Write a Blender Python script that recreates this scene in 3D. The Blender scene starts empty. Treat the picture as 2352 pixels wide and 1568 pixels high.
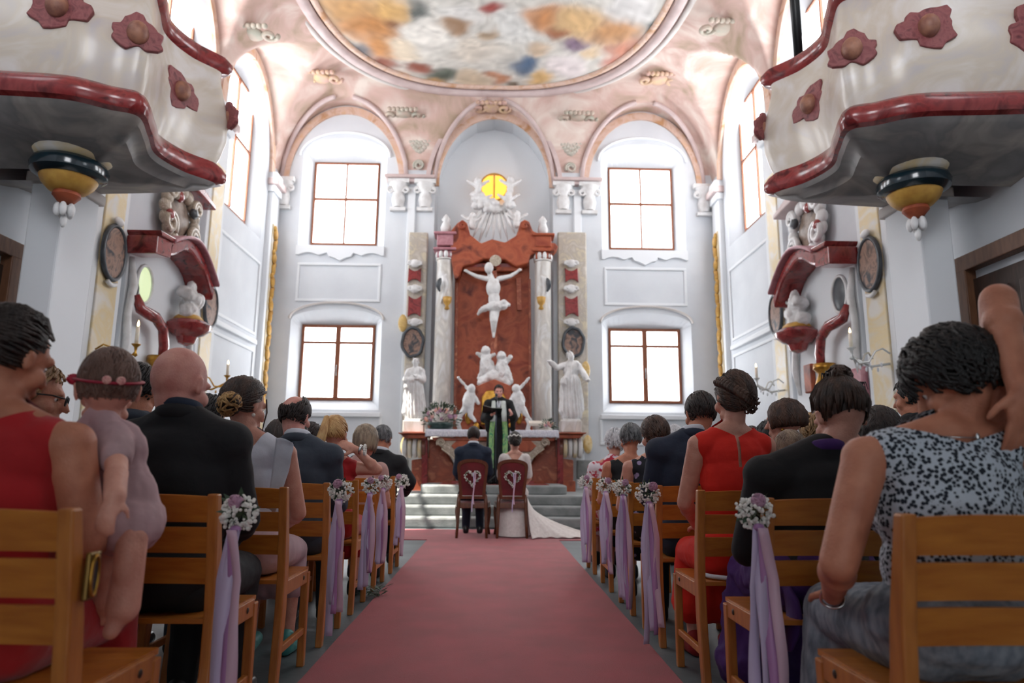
import bpy, bmesh, math, random, time
from mathutils import Vector as V, Matrix as Mx, Euler, noise, Quaternion
T0=time.time()
SC=bpy.context.scene; COL=SC.collection
rnd=random.Random(7); PI=math.pi; R_=math.radians
# ---------------------------------------------------------------- camera, sky, light, exposure
H=.93; F=1568.
cd=bpy.data.cameras.new('camera'); cam=bpy.data.objects.new('camera',cd); COL.objects.link(cam)
CR=Mx.Rotation(R_(-1.39),3,'Z')@Mx.Rotation(R_(90+10.34),3,'X')@Mx.Rotation(R_(.45),3,'Z')
cam.matrix_world=Mx.Translation((0,0,H))@CR.to_4x4()
cd.sensor_width=36; cd.lens=36*F/2352; cd.clip_start=.05
cd.dof.use_dof=True; cd.dof.focus_distance=3.6; cd.dof.aperture_fstop=2.2
SC.camera=cam
w=bpy.data.worlds.new('sky'); SC.world=w; w.use_nodes=True
bg=w.node_tree.nodes['Background']; bg.inputs[0].default_value=(.93,.96,1,1); bg.inputs[1].default_value=1.1
sl=bpy.data.lights.new('sun','SUN'); sl.energy=34; sl.angle=.01; sl.color=(1,.93,.82)
so=bpy.data.objects.new('sun',sl); COL.objects.link(so)
so.rotation_euler=V((3.9,.95,-6.6)).to_track_quat('-Z','Y').to_euler()
SC.view_settings.view_transform='Standard'; SC.view_settings.look='None'
SC.view_settings.exposure=0.52; SC.view_settings.gamma=1
WIN_E=11     # brightness of the frosted daylight panes
def ray(px,py): return CR@V(((px-1176)/F,(784-py)/F,-1))
def atY(px,py,Y): d=ray(px,py); return V((0,0,H))+d*(Y/d.y)
def atX(px,py,X): d=ray(px,py); return V((0,0,H))+d*(X/d.x)
def atZ(px,py,Z): d=ray(px,py); return V((0,0,H))+d*((Z-H)/d.z)
# ---------------------------------------------------------------- materials
def lin(c): return tuple((x/255/12.92 if x/255<=.04045 else ((x/255+.055)/1.055)**2.4) for x in c)+(1,)
MC={}
def ramp(nt,fac,stops):
    r=nt.nodes.new('ShaderNodeValToRGB'); e=r.color_ramp.elements
    while len(e)<len(stops): e.new(.5)
    for i,(p,c) in enumerate(stops): e[i].position=p; e[i].color=lin(c)
    nt.links.new(fac,r.inputs[0]); return r.outputs[0]
def mat(name,c,rough=.6,metal=0,c2=None,c3=None,scale=4,dist=0,detail=4,lo=.35,hi=.65,bump=0,bscale=None,stretch=None,
        emit=0,coat=0,sheen=0,sss=0,kind='noise',thr=.3):
    if name in MC: return MC[name]
    m=bpy.data.materials.new(name); m.use_nodes=True; nt=m.node_tree; b=nt.nodes['Principled BSDF']; L=nt.links.new
    b.inputs['Base Color'].default_value=lin(c); b.inputs['Roughness'].default_value=rough; b.inputs['Metallic'].default_value=metal
    if coat: b.inputs['Coat Weight'].default_value=coat; b.inputs['Coat Roughness'].default_value=.15
    if sheen: b.inputs['Sheen Weight'].default_value=sheen
    if sss: b.inputs['Subsurface Weight'].default_value=sss; b.inputs['Subsurface Radius'].default_value=(.02,.008,.004)
    if c2 or bump:
        tc=nt.nodes.new('ShaderNodeTexCoord'); co=tc.outputs['Object']
        if stretch:
            mp=nt.nodes.new('ShaderNodeMapping'); mp.inputs['Scale'].default_value=stretch; L(co,mp.inputs[0]); co=mp.outputs[0]
    if c2:
        if kind=='dots':
            n=nt.nodes.new('ShaderNodeTexVoronoi'); n.inputs['Scale'].default_value=scale; L(co,n.inputs['Vector'])
            col=ramp(nt,n.outputs['Distance'],[(thr,c2),(thr+.06,c)])
        else:
            n=nt.nodes.new('ShaderNodeTexNoise'); n.inputs['Scale'].default_value=scale; n.inputs['Detail'].default_value=detail
            n.inputs['Distortion'].default_value=dist; L(co,n.inputs['Vector'])
            st=[(lo,c),(hi,c2)] if not c3 else [(lo,c),((lo+hi)/2,c2),(hi,c3)]
            col=ramp(nt,n.outputs['Fac'],st)
        L(col,b.inputs['Base Color'])
    if bump:
        n2=nt.nodes.new('ShaderNodeTexNoise'); n2.inputs['Scale'].default_value=bscale or scale*3; n2.inputs['Detail'].default_value=6
        L(co,n2.inputs['Vector']); bp=nt.nodes.new('ShaderNodeBump'); bp.inputs['Strength'].default_value=bump; bp.inputs['Distance'].default_value=.01
        L(n2.outputs['Fac'],bp.inputs['Height']); L(bp.outputs[0],b.inputs['Normal'])
    if emit: b.inputs['Emission Color'].default_value=lin(c); b.inputs['Emission Strength'].default_value=emit
    MC[name]=m; return m
plaster=mat('plaster',(214,219,224),.8,c2=(204,209,215),scale=1.2,bump=.15,bscale=14)
plaster_w=mat('plaster_white',(226,230,234),.75,bump=.1,bscale=10)
plaster_warm=mat('plaster_warm',(212,208,204),.8,c2=(200,194,190),scale=1.5,bump=.1,bscale=14)
stucco=mat('white_stucco',(228,229,230),.45,c2=(205,204,203),scale=6,bump=.25,bscale=30)
vaultm=mat('painted_vault',(222,210,200),.8,c2=(202,172,162),c3=(164,146,122),scale=1.1,dist=1.2,detail=5,lo=.32,hi=.72)
redm=mat('red_marble',(132,48,26),.55,c2=(168,84,52),c3=(96,32,20),scale=2.6,dist=1.0,detail=9,lo=.3,hi=.7)
reddk=mat('dark_red_marble',(116,30,34),.22,c2=(146,52,52),c3=(84,22,26),scale=5,dist=1.5,detail=8,lo=.3,hi=.7,coat=.4)
orangem=mat('salmon_marble',(168,86,56),.5,c2=(138,66,44),c3=(196,122,88),scale=4,dist=2,detail=8,lo=.3,hi=.7)
greym=mat('grey_marble',(216,217,218),.35,c2=(192,188,182),c3=(222,218,210),scale=2.5,dist=2.2,detail=8,lo=.3,hi=.72,stretch=(1.5,1.5,.5),coat=.1)
beigem=mat('beige_marble',(196,184,166),.35,c2=(160,146,128),c3=(212,202,188),scale=9,dist=1.6,detail=8,lo=.3,hi=.7)
yelm=mat('yellow_marble',(214,184,116),.35,c2=(196,160,92),c3=(224,206,160),scale=4,dist=2,detail=7,lo=.3,hi=.7)
yelpale=mat('ochre_marbling',(218,214,206),.5,c2=(216,196,150),c3=(206,204,200),scale=1.6,dist=2,detail=7,lo=.35,hi=.72)
pinkm=mat('mauve_marble',(164,106,118),.35,c2=(186,134,142),scale=5,dist=1.5,detail=8)
gold=mat('gilding',(196,150,66),.32,metal=.85,c2=(150,106,40),scale=12,bump=.3)
goldp=mat('gold_paint',(202,158,72),.5,c2=(176,130,56),scale=8)
stepm=mat('step_stone',(140,144,144),.6,c2=(112,117,117),scale=5,detail=8,bump=.3,bscale=40)
floorm=mat('floor_stone',(104,114,118),.45,c2=(84,94,98),scale=2,detail=8,bump=.15,bscale=30)
carpetm=mat('red_carpet',(164,62,72),.75,c2=(146,56,64),scale=3,bump=.5,bscale=260,sheen=.25)
oak=mat('blond_wood',(188,118,44),.38,c2=(166,96,32),scale=5,detail=6,stretch=(1,8,8),bump=.1,bscale=30,coat=.15)
oakv=mat('blond_wood_upright',(184,116,50),.4,c2=(162,96,38),scale=5,detail=6,stretch=(8,8,1),bump=.1,bscale=30,coat=.15)
walnut=mat('polished_brown_wood',(104,58,30),.3,c2=(82,42,20),scale=6,stretch=(8,8,1),coat=.3)
framew=mat('window_wood',(138,80,48),.5,c2=(118,64,38),scale=6,stretch=(6,6,1))
doorw=mat('door_wood',(112,74,50),.5,c2=(92,58,38),scale=5,stretch=(6,6,1)); doordk=mat('door_panel_wood',(66,46,36),.5,c2=(52,36,28),scale=5,stretch=(6,6,1))
black=mat('black_metal',(22,24,26),.35,metal=.3); chrome=mat('steel',(180,184,188),.25,metal=1)
velvet=mat('red_velvet',(112,18,26),.8,c2=(92,12,20),scale=9,sheen=.5)
pane=bpy.data.materials.new('frosted_pane'); pane.use_nodes=True; _n=pane.node_tree; _n.nodes.clear()
_e=_n.nodes.new('ShaderNodeEmission'); _e.inputs[0].default_value=(.95,.97,1,1); _e.inputs[1].default_value=WIN_E; _t=_n.nodes.new('ShaderNodeBsdfTransparent'); _x=_n.nodes.new('ShaderNodeMixShader'); _x.inputs[0].default_value=.6
pane_thick=None; _n.links.new(_e.outputs[0],_x.inputs[1]); _n.links.new(_t.outputs[0],_x.inputs[2]); _o=_n.nodes.new('ShaderNodeOutputMaterial'); _n.links.new(_x.outputs[0],_o.inputs[0])
pane2=mat('side_fill_pane',(232,240,246),.4,emit=2.5)  # glow for the added side windows outside the view
pane3=mat('altar_fill_pane',(240,242,246),.4,emit=8.5)  # glow for the added window behind the camera
amber=mat('amber_glass',(246,176,66),.4,emit=1.1); greeng=mat('pale_green_glass',(206,222,176),.3,emit=.5)
wax=mat('candle_wax',(232,222,204),.5,sss=.2); flame=mat('candle_flame',(255,214,150),.5,emit=7)
lace=mat('white_lace',(218,218,226),.85,c2=(188,188,202),scale=60,lo=.45,hi=.55,bump=.5,bscale=120)
leafm=mat('green_leaf',(62,84,60),.6,c2=(38,58,42),scale=12); gyp=mat('gypsophila_white',(226,226,220),.8); stemm=mat('stem_green',(96,108,80),.7)
rosep=mat('mauve_rose',(188,152,172),.7,c2=(166,126,152),scale=20); rosepk=mat('pink_rose',(222,158,156),.7,c2=(232,190,178),scale=25); roseor=mat('peach_rose',(232,176,148),.7); rosew=mat('cream_rose',(234,222,212),.7)
ribl=mat('lilac_ribbon',(196,184,214),.45,sheen=.2); ribm=mat('mauve_ribbon',(176,130,180),.4); ribp=mat('pale_pink_ribbon',(208,178,196),.45)
darkgreen=mat('dark_green_marble',(16,40,50),.15,c2=(12,32,40),scale=6,dist=1.5,coat=.5)
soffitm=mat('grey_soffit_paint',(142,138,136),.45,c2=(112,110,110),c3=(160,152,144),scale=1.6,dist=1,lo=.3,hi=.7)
cartm=mat('mauve_cartouche',(120,52,60),.55,c2=(146,82,82),c3=(96,36,46),scale=9,dist=1.5,lo=.3,hi=.7)
portr=mat('portrait_oil',(86,70,62),.5,c2=(154,122,106),c3=(50,54,60),scale=5,dist=1,lo=.35,hi=.65); slate=mat('slate_frame',(72,78,84),.35,c2=(50,54,60),scale=8)
orn_p=mat('ochre_pink_paint',(208,168,134),.7,c2=(214,186,172),c3=(186,140,100),scale=2.4,dist=1.2,lo=.3,hi=.7); pinkp=mat('rose_grey_stucco',(206,188,186),.6,c2=(190,170,168),scale=3)
def skin(n,c,c2): return mat('skin_'+n,c,.55,c2=c2,scale=16,detail=7,sss=.06,bump=.2,bscale=140)
SK={'fair':skin('fair',(206,154,134),(190,134,116)),'tan':skin('tan',(196,132,104),(176,112,86)),'warm':skin('warm',(190,134,108),(172,112,90)),'pink':skin('pink',(214,158,144),(194,130,120)),'baby':skin('baby',(216,160,140),(200,142,124))}
def hairm(n,c,c2): return mat('hair_'+n,c,.5,c2=c2,scale=30,detail=6,lo=.4,hi=.62,stretch=(1,1,.35),bump=.5,bscale=120)
HR={'black':hairm('black',(9,8,9),(20,17,17)),'dark':hairm('dark_brown',(24,17,15),(44,30,24)),'brown':hairm('brown',(50,33,25),(78,52,38)),'blond':hairm('blond',(176,134,84),(206,170,116)),
 'dblond':hairm('dark_blond',(120,92,62),(158,124,84)),'ash':hairm('ash_blond',(150,134,112),(106,90,76)),'grey':hairm('grey',(54,56,58),(112,114,116)),'white':hairm('white',(178,178,182),(206,206,208)),'babyh':hairm('fine_brown',(92,66,56),(112,84,72)),'bald':hairm('stubble',(70,66,70),(96,90,94)),
 'updo':hairm('brown_updo',(38,27,22),(68,46,34)),'goldbun':hairm('golden_bun',(150,112,66),(206,168,110))}
def cloth(n,c,c2=None,**k):
    k.setdefault('rough',.85); k.setdefault('bump',.3); k.setdefault('bscale',25)
    return mat('cloth_'+n,c,c2=c2 or tuple(int(x*.86) for x in c),scale=k.pop('scale',6),**k)
# ---------------------------------------------------------------- mesh builder
class M:
    def __init__(s): s.v=[]; s.f=[]
    def add(s,vs,fs,mx=None):
        o=len(s.v); s.v+=[tuple(mx@V(p)) if mx else tuple(p) for p in vs]; s.f+=[tuple(i+o for i in f) for f in fs]; return s
    def box(s,c,d,rot=None):
        x,y,z=[q/2 for q in d]; vs=[(a*x,b*y,e*z) for a in(-1,1) for b in(-1,1) for e in(-1,1)]
        mx=Mx.Translation(c)@(rot.to_4x4() if rot else Mx.Identity(4))
        return s.add(vs,[(0,1,3,2),(4,6,7,5),(0,4,5,1),(2,3,7,6),(0,2,6,4),(1,5,7,3)],mx)
    def ell(s,c,r,rot=None,nu=14,nv=9):
        if not hasattr(r,'__len__'): r=(r,r,r)
        vs=[(0,0,-r[2])]; fs=[]
        for j in range(1,nv):
            t=-PI/2+PI*j/nv
            for i in range(nu): a=2*PI*i/nu; vs.append((r[0]*math.cos(t)*math.cos(a),r[1]*math.cos(t)*math.sin(a),r[2]*math.sin(t)))
        vs.append((0,0,r[2])); n=len(vs)-1
        for i in range(nu):
            k=(i+1)%nu; fs.append((0,1+k,1+i)); fs.append((n,n-nu+i,n-nu+k))
            for j in range(nv-2): a=1+j*nu; fs.append((a+i,a+k,a+nu+k,a+nu+i))
        return s.add(vs,fs,Mx.Translation(c)@(rot.to_4x4() if rot else Mx.Identity(4)))
    def tube(s,pts,r,seg=8,cap=True,closed=False,flat=1,up=None):
        pts=[V(p) for p in pts]; n=len(pts)
        if not hasattr(r,'__len__'): r=[r]*n
        vs=[]; pu=V(up) if up else None
        for i,p in enumerate(pts):
            if closed: t=pts[(i+1)%n]-pts[i-1]
            else: t=pts[min(i+1,n-1)]-pts[max(i-1,0)]
            if t.length<1e-9: t=V((0,0,1))
            t.normalize()
            if pu is None: pu=V((0,0,1)) if abs(t.z)<.9 else V((1,0,0))
            x=t.cross(pu)
            if x.length<1e-5: x=t.orthogonal()
            x.normalize(); y=x.cross(t); 
            if not up: pu=y
            for k in range(seg):
                a=2*PI*k/seg; vs.append(p+x*math.cos(a)*r[i]+y*math.sin(a)*r[i]*flat)
        fs=[]
        for i in range(n if closed else n-1):
            a=i*seg; b=((i+1)%n)*seg
            for k in range(seg): q=(k+1)%seg; fs.append((a+k,b+k,b+q,a+q))
        if cap and not closed: fs.append(tuple(range(seg))); fs.append(tuple((n-1)*seg+k for k in reversed(range(seg))))
        return s.add(vs,fs)
    def cap(s,a,b,ra,rb,seg=14):     # tapered capsule, closed
        a=V(a); b=V(b); d=b-a; L=d.length or 1e-6; t=d/L; P=[];Rr=[]
        for k in range(4): q=PI/2*(k)/4; P.append(a-t*ra*math.cos(q)); Rr.append(max(ra*math.sin(q),1e-4))
        P.append(a);Rr.append(ra);P.append(b);Rr.append(rb)
        for k in range(1,5): q=PI/2*k/4; P.append(b+t*rb*math.sin(q)); Rr.append(max(rb*math.cos(q),1e-4))
        return s.tube(P,Rr,seg)
    def lathe(s,prof,c=(0,0,0),seg=24,axis='Z',a0=0,a1=2*PI):
        full=abs(a1-a0-2*PI)<1e-6; n=seg if full else seg+1; vs=[]
        for (r,z) in prof:
            for k in range(n):
                a=a0+(a1-a0)*k/seg; p=(r*math.cos(a),r*math.sin(a),z)
                if axis=='Y': p=(p[0],z,p[1])
                if axis=='X': p=(z,p[0],p[1])
                vs.append(V(p)+V(c))
        fs=[]
        for i in range(len(prof)-1):
            for k in range(seg): q=(k+1)%n; fs.append((i*n+k,i*n+q,(i+1)*n+q,(i+1)*n+k))
        if full: fs.append(tuple(reversed(range(n)))); fs.append(tuple((len(prof)-1)*n+k for k in range(n)))
        return s.add(vs,fs)
    def prism(s,pts,d):      # polygon (3d points) pushed by vector d
        n=len(pts); d=V(d); a=[V(p) for p in pts]; 
        return s.add(a+[p+d for p in a],[tuple(range(n)),tuple(reversed(range(n,2*n)))]+[(i,i+n,(i+1)%n+n,(i+1)%n) for i in range(n)])
    def grid(s,rows,closed=False):
        n=len(rows[0]); vs=[p for r in rows for p in r]; fs=[]
        for i in range(len(rows)-1):
            for k in range(n if closed else n-1): q=(k+1)%n; fs.append((i*n+k,i*n+q,(i+1)*n+q,(i+1)*n+k))
        return s.add(vs,fs)
    def mesh(s,name,m,smooth=False):
        me=bpy.data.meshes.new(name); me.from_pydata(s.v,[],s.f); me.materials.append(m)
        bm=bmesh.new(); bm.from_mesh(me); bmesh.ops.recalc_face_normals(bm,faces=bm.faces); bm.to_mesh(me); bm.free()
        if smooth: me.shade_smooth() if hasattr(me,'shade_smooth') else me.polygons.foreach_set('use_smooth',[True]*len(me.polygons))
        return me
    def build(s,name,m,parent=None,smooth=False,bevel=0,recalc=True,auto=False):
        me=s.mesh(name,m,smooth or auto)
        if auto: me.set_sharp_from_angle(angle=R_(40))
        o=bpy.data.objects.new(name,me); COL.objects.link(o)
        if parent: o.parent=parent
        if bevel:
            b=o.modifiers.new('bevel','BEVEL'); b.width=bevel; b.segments=2; b.limit_method='ANGLE'; b.angle_limit=R_(40)
        return o
def tag(o,label=None,cat=None,group=None,kind=None):
    if label: o['label']=label
    if cat: o['category']=cat
    if group: o['group']=group
    if kind: o['kind']=kind
    return o
def empty(name,loc=(0,0,0),label=None,cat=None,group=None,rz=0,kind=None):
    o=bpy.data.objects.new(name,None); o.location=loc; o.rotation_euler.z=rz; o.empty_display_size=.1; COL.objects.link(o); return tag(o,label,cat,group,kind)
def kids(o): return [c for c in bpy.data.objects if c.parent==o]
def copy_tree(o,par=None,ch=None):
    c=o.copy(); COL.objects.link(c); c.parent=par
    for k in o.children: copy_tree(k,c)
    return c
TMPC=[0]
def remesh(m,vox,smooth=4,disp=None,cuts=(),sm=True,name='form'):
    me=m.mesh(name,plaster); o=bpy.data.objects.new('form',me); COL.objects.link(o)
    r=o.modifiers.new('r','REMESH'); r.mode='VOXEL'; r.voxel_size=vox
    if smooth: s=o.modifiers.new('s','SMOOTH'); s.iterations=smooth; s.factor=.5
    dg=bpy.context.evaluated_depsgraph_get(); me2=bpy.data.meshes.new_from_object(o.evaluated_get(dg)); me2.name=name
    bpy.data.objects.remove(o); bpy.data.meshes.remove(me)
    if disp:
        for v,n in zip(me2.vertices,[x.vector.copy() for x in me2.vertex_normals]): v.co+=n*disp(v.co)
    if cuts:
        bm=bmesh.new(); bm.from_mesh(me2)
        for planes in cuts:   # each: list of (point, normal); faces beyond ALL the planes are removed
            for p,n in planes: bmesh.ops.bisect_plane(bm,geom=bm.verts[:]+bm.edges[:]+bm.faces[:],plane_co=p,plane_no=n,dist=1e-5)
            kill=[f for f in bm.faces if all((f.calc_center_median()-V(p)).dot(V(n))>0 for p,n in planes)]
            bmesh.ops.delete(bm,geom=kill,context='FACES')
        bm.to_mesh(me2); bm.free()
    me2.materials.clear()
    me2.polygons.foreach_set('use_smooth',[True]*len(me2.polygons))
    return me2
def link(name,me,m,parent=None):
    me.materials.clear(); me.materials.append(m); o=bpy.data.objects.new(name,me); COL.objects.link(o); o.parent=parent; return o
# ---------------------------------------------------------------- the shell of the church
XW=5.1; YB=15.1; ZC=9.6
def archf(hw,b,s,t):
    def inside(x,y):
        if abs(x)>=hw or y<=b: return False
        return y<(s+(t-s)*math.sqrt(max(0,1-(x/hw)**2)) if t>s else s)
    def f(a):
        c,sn=math.cos(a),math.sin(a); lo,hi=0,14
        for _ in range(34):
            m=(lo+hi)/2
            if inside(m*c,m*sn): lo=m
            else: hi=m
        return (lo*c,lo*sn)
    return f
def wall_cell(m,mp,rect,cu,cv,front,back,depth):
    u0,u1,v0,v1=rect; fr=archf(*front); bk=archf(*back)
    A=set(2*PI*i/72 for i in range(72))
    for (a,b) in ((u0,v0),(u1,v0),(u0,v1),(u1,v1)): A.add(math.atan2(b-cv,a-cu)%(2*PI))
    for q in (front,back):
        for sx in(-1,1):
            for y in (q[1],q[2]): A.add(math.atan2(y,sx*q[0])%(2*PI))
    A=sorted(A); out=[]
    for a in A:
        c,s=math.cos(a),math.sin(a); r=min([(u1-cu)/c if c>1e-9 else 1e9,(u0-cu)/c if c<-1e-9 else 1e9,(v1-cv)/s if s>1e-9 else 1e9,(v0-cv)/s if s<-1e-9 else 1e9]); out.append(mp(cu+r*c,cv+r*s,0))
    f1=[mp(cu+x,cv+y,0) for x,y in map(fr,A)]; f2=[mp(cu+x,cv+y,depth) for x,y in map(bk,A)]
    m.grid([out,f1,f2],closed=True)
def quad(m,mp,u0,u1,v0,v1): m.add([mp(u0,v0,0),mp(u1,v0,0),mp(u1,v1,0),mp(u0,v1,0)],[(0,1,2,3)])
mb=lambda u,v,d:V((u,YB+d,v)); ml=lambda u,v,d:V((-XW-d,u,v)); mr=lambda u,v,d:V((XW+d,u,v))
wins=[]
def wall_back():
    m=M()
    for (x0,x1,cx) in ((-XW-.1,-2.05,-3.58),(1.95,XW+.1,3.42)):
        quad(m,mb,x0,x1,-.2,1.7); cz=3.2
        wall_cell(m,mb,(x0,x1,1.7,5.0),cx,cz,(1.02,-1.08,.92,1.18),(.82,-.84,.86,.87),.3)
        wall_cell(m,mb,(x0,x1,5.0,10),cx,6.9,(.98,-1.2,1.2,1.62),(.76,-.92,1.1,1.12),.3)
    wall_cell(m,mb,(-2.05,1.95,-.2,10),-.08,4,(1.38,-4,3.4,5.2),(1.36,-4,3.38,5.15),.7)
    tag(m.build('wall_back',plaster),kind='structure')
    e=M()
    for a,b,c,d in((-XW-.2,-1.9,-.2,10),(1.9,XW+.2,-.2,10),(-1.9,-1.4,-.2,4.4),(1.4,1.9,-.2,4.4),(-1.4,1.4,2.8,4.4)): e.add([(a,-2.6,c),(b,-2.6,c),(b,-2.6,d),(a,-2.6,d)],[(0,1,2,3)])  # unseen rear wall, added with a doorway gap that lets sky light in
    wall_cell(e,lambda u,v,d:V((u,-2.6-d,v)),(-1.9,1.9,4.4,10),0,6.6,(1.6,-1.8,1.4,2.2),(1.4,-1.6,1.5,1.9),.3); tag(e.build('wall_rear',plaster),kind='structure'); M().box((0,-.6,3.3),(2*XW,4.0,.3)).build('ceiling_unseen_shade',plaster)['kind']='structure'  # hole for the added window; unseen slab added overhead to shade the foreground
    n=M().add([mb(-1.6,-.2,.68),mb(1.5,-.2,.68),mb(1.5,10,.68),mb(-1.6,10,.68)],[(0,1,2,3)]); tag(n.build('wall_niche',plaster_w),kind='structure')
wall_back()
SW=[(13.1,1.1),(10.1,1.0),(3.2,1.1),(-.6,1.1)]
def wall_side(nm,mp):
    m=M(); 
    segs=[(-2.6,1.2,None),(1.2,5.2,3.2),(5.2,8.9,None),(8.9,11.5,10.1),(11.5,YB+.05,13.1)]
    quad(m,mp,-2.6,YB+.05,-.2,5.2)
    for a,b,c in segs:
        if c is None: quad(m,mp,a,b,5.2,10); continue
        wall_cell(m,mp,(a,b,5.2,10),c,7.2,(1.12,-1.5,.9,2.0),(.85,-1.25,.85,1.6),.35)
        wins.append((nm,c))
    o=m.build(nm,plaster); tag(o,kind='structure'); return o
WL=wall_side('wall_left',ml); WR=wall_side('wall_right',mr)
# windows
wn=[0]
def window(mp,c,hw,b,t,kind,curved=0):
    wn[0]+=1; root=empty('window_%d'%wn[0],mp(c,b,.3),kind='structure'); o=mp(c,b,.3); fm=framew
    Q=lambda u,v,d:mp(c+u,b+v,.3+d)-o
    def bar(u0,u1,v0,v1,d0,d1): 
        m=M(); p=[Q(u,v,d) for u in(u0,u1) for v in(v0,v1) for d in(d0,d1)]
        return m.add(p,[(0,1,3,2),(4,6,7,5),(0,4,5,1),(2,3,7,6),(0,2,6,4),(1,5,7,3)])
    t=t-b; fw=.065 if kind=='low' else .05
    fr=M()
    for a in ((-hw,hw,0,fw),(-hw,hw,t-fw,t),(-hw,-hw+fw,fw,t-fw),(hw-fw,hw,fw,t-fw)): q=bar(*a,-.05,.03); fr.add(q.v,q.f)
    fr.build('frame',fm,root,bevel=.008)
    tr=t*.76 if kind=='low' else t*.55; mw=.055 if kind=='low' else .02
    bar(-mw,mw,fw,t-fw,-.06,.02).build('mullion',fm,root,bevel=.008)
    q=bar(-hw+fw,-mw,tr-.03,tr+.03,-.05,.02); q2=bar(mw,hw-fw,tr-.03,tr+.03,-.05,.02); q.add(q2.v,q2.f); q.build('transom',fm,root,bevel=.006)
    for (u0,u1) in ((-hw+fw,-mw),(mw,hw-fw)):
        for (v0,v1) in ((fw,tr-.03),(tr+.03,t-fw)): bar(u0,u1,v0,v1,-.005,.005).build('pane',pane if c>5 or kind!='up' or mp is mb else pane2,root)
    if kind=='low':
        k=M().tube([Q(0,t*.32,-.07),Q(0,t*.40,-.1),Q(0,t*.46,-.07)],.012,6); k.build('window_handle',chrome,root)
    return root
for cx in(-3.58,3.42):
    window(mb,cx,.83,2.35,4.07,'low'); window(mb,cx,.77,5.97,8.02,'up')
for mp in (ml,mr):
    for c in (13.1,10.1,3.2): window(mp,c,.87,5.94,8.82,'up')  # nearest pair is out of view, added to light the nave
FILL_WIN=window(lambda u,v,d:V((u,-2.6-d,v)),0,1.42,5.0,8.5,'up')  # unseen high window, added behind the camera to light the altar
for _c in FILL_WIN.children:
    if _c.name.startswith('pane'): _c.data.materials[0]=pane3
# floor
o=M().add([(-XW-.2,-2.6,0),(XW+.2,-2.6,0),(XW+.2,YB,0),(-XW-.2,YB,0)],[(0,1,2,3)]).build('floor',floorm); tag(o,kind='structure')
# vault
def zv(x,y):
    def cove(d,c,h=2.2): return 7.4+h*(math.sqrt(max(0,1-(1-min(d,c)/c)**2)))
    z=min(cove(x+XW,2.0),cove(XW-x,2.0),cove(YB-y,.9)); l=0
    for xc,r,h in((-3.58,1.46,1.95),(-.08,1.4,1.85),(3.42,1.46,1.95)):
        q=1-((x-xc)/r)**2
        if q>0 and y>11: l=max(l,7.4+h*math.sqrt(q))
    for yc,r in((13.1,1.5),(10.1,1.35),(7.2,1.3),(3.2,1.7),(-.6,1.6)):
        q=1-((y-yc)/r)**2
        if q>0: l=max(l,7.4+2.0*math.sqrt(q))
    return min(max(z,l),ZC)
xs=[-XW-.05+i*(2*XW+.1)/150 for i in range(151)]; ys=[-2.6+i*(YB+2.65)/230 for i in range(231)]
m=M().grid([[(x,y,zv(x,y)) for x in xs] for y in ys]); o=m.build('ceiling',vaultm,smooth=True); tag(o,kind='structure')
# ribs along the lunette arches, painted ochre and rose
tn=[0]
def trim(m,mt,**k):
    tn[0]+=1; return tag(m.build('trim_%d'%tn[0],mt,**k),kind='structure')
def rib(pts,r,mt,flat=.5): trim(M().tube(pts,r,8,flat=flat),mt,smooth=True)
def strip(p,q,off,mt):       # flat painted band, 4 cm proud
    m=M(); m.grid([p,q]); off=V(off); m2=[V(a)+off for a in p]; m3=[V(a)+off for a in q]; m.grid([m2,m3]); m.grid([p,m2]); m.grid([q,m3]); trim(m,mt,smooth=False)
for xc,r,h in((-3.58,1.46,1.95),(-.08,1.46,1.9),(3.42,1.46,1.95)):
    A=[PI*i/40 for i in range(41)]
    f=lambda rr,hh:[V((xc+rr*math.cos(a),YB,7.35+hh*math.sin(a))) for a in A]
    strip(f(r,h),f(r-.17,h-.18),(0,-.05,0),orn_p)
    if xc==-.08: strip(f(r+.14,h+.12),f(r+.04,h+.02),(0,-.12,0),pinkp)
for s in(-1,1):
    for yc,r in((13.1,1.5),(10.1,1.35),(7.2,1.3),(3.2,1.7)):
        f=lambda rr,hh:[V((s*XW,yc+rr*math.cos(PI*i/40),7.35+hh*math.sin(PI*i/40))) for i in range(41)]
        strip(f(r+.06,2.04),f(r-.16,1.84),(-s*.06,0,0),orn_p)
# groins running from the wall into the vault, as rolled stucco
for xc,r in((-3.58,1.46),(3.42,1.46),(-.08,1.4)):
    for sg in(-1,1):
        pts=[]
        for i in range(22):
            t=i/21; x=xc+sg*r*(1-t*.86); z=7.4+1.95*math.sqrt(max(0,1-((x-xc)/r)**2))
            dd=1-(1-(min(z,9.58)-7.4)/2.2)**0; q=(min(z,9.59)-7.4)/2.2; d=.9*(1-math.sqrt(max(0,1-q*q))); pts.append((x,YB-d,z-.02))
        rib(pts,.07,pinkp,.8)
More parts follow.
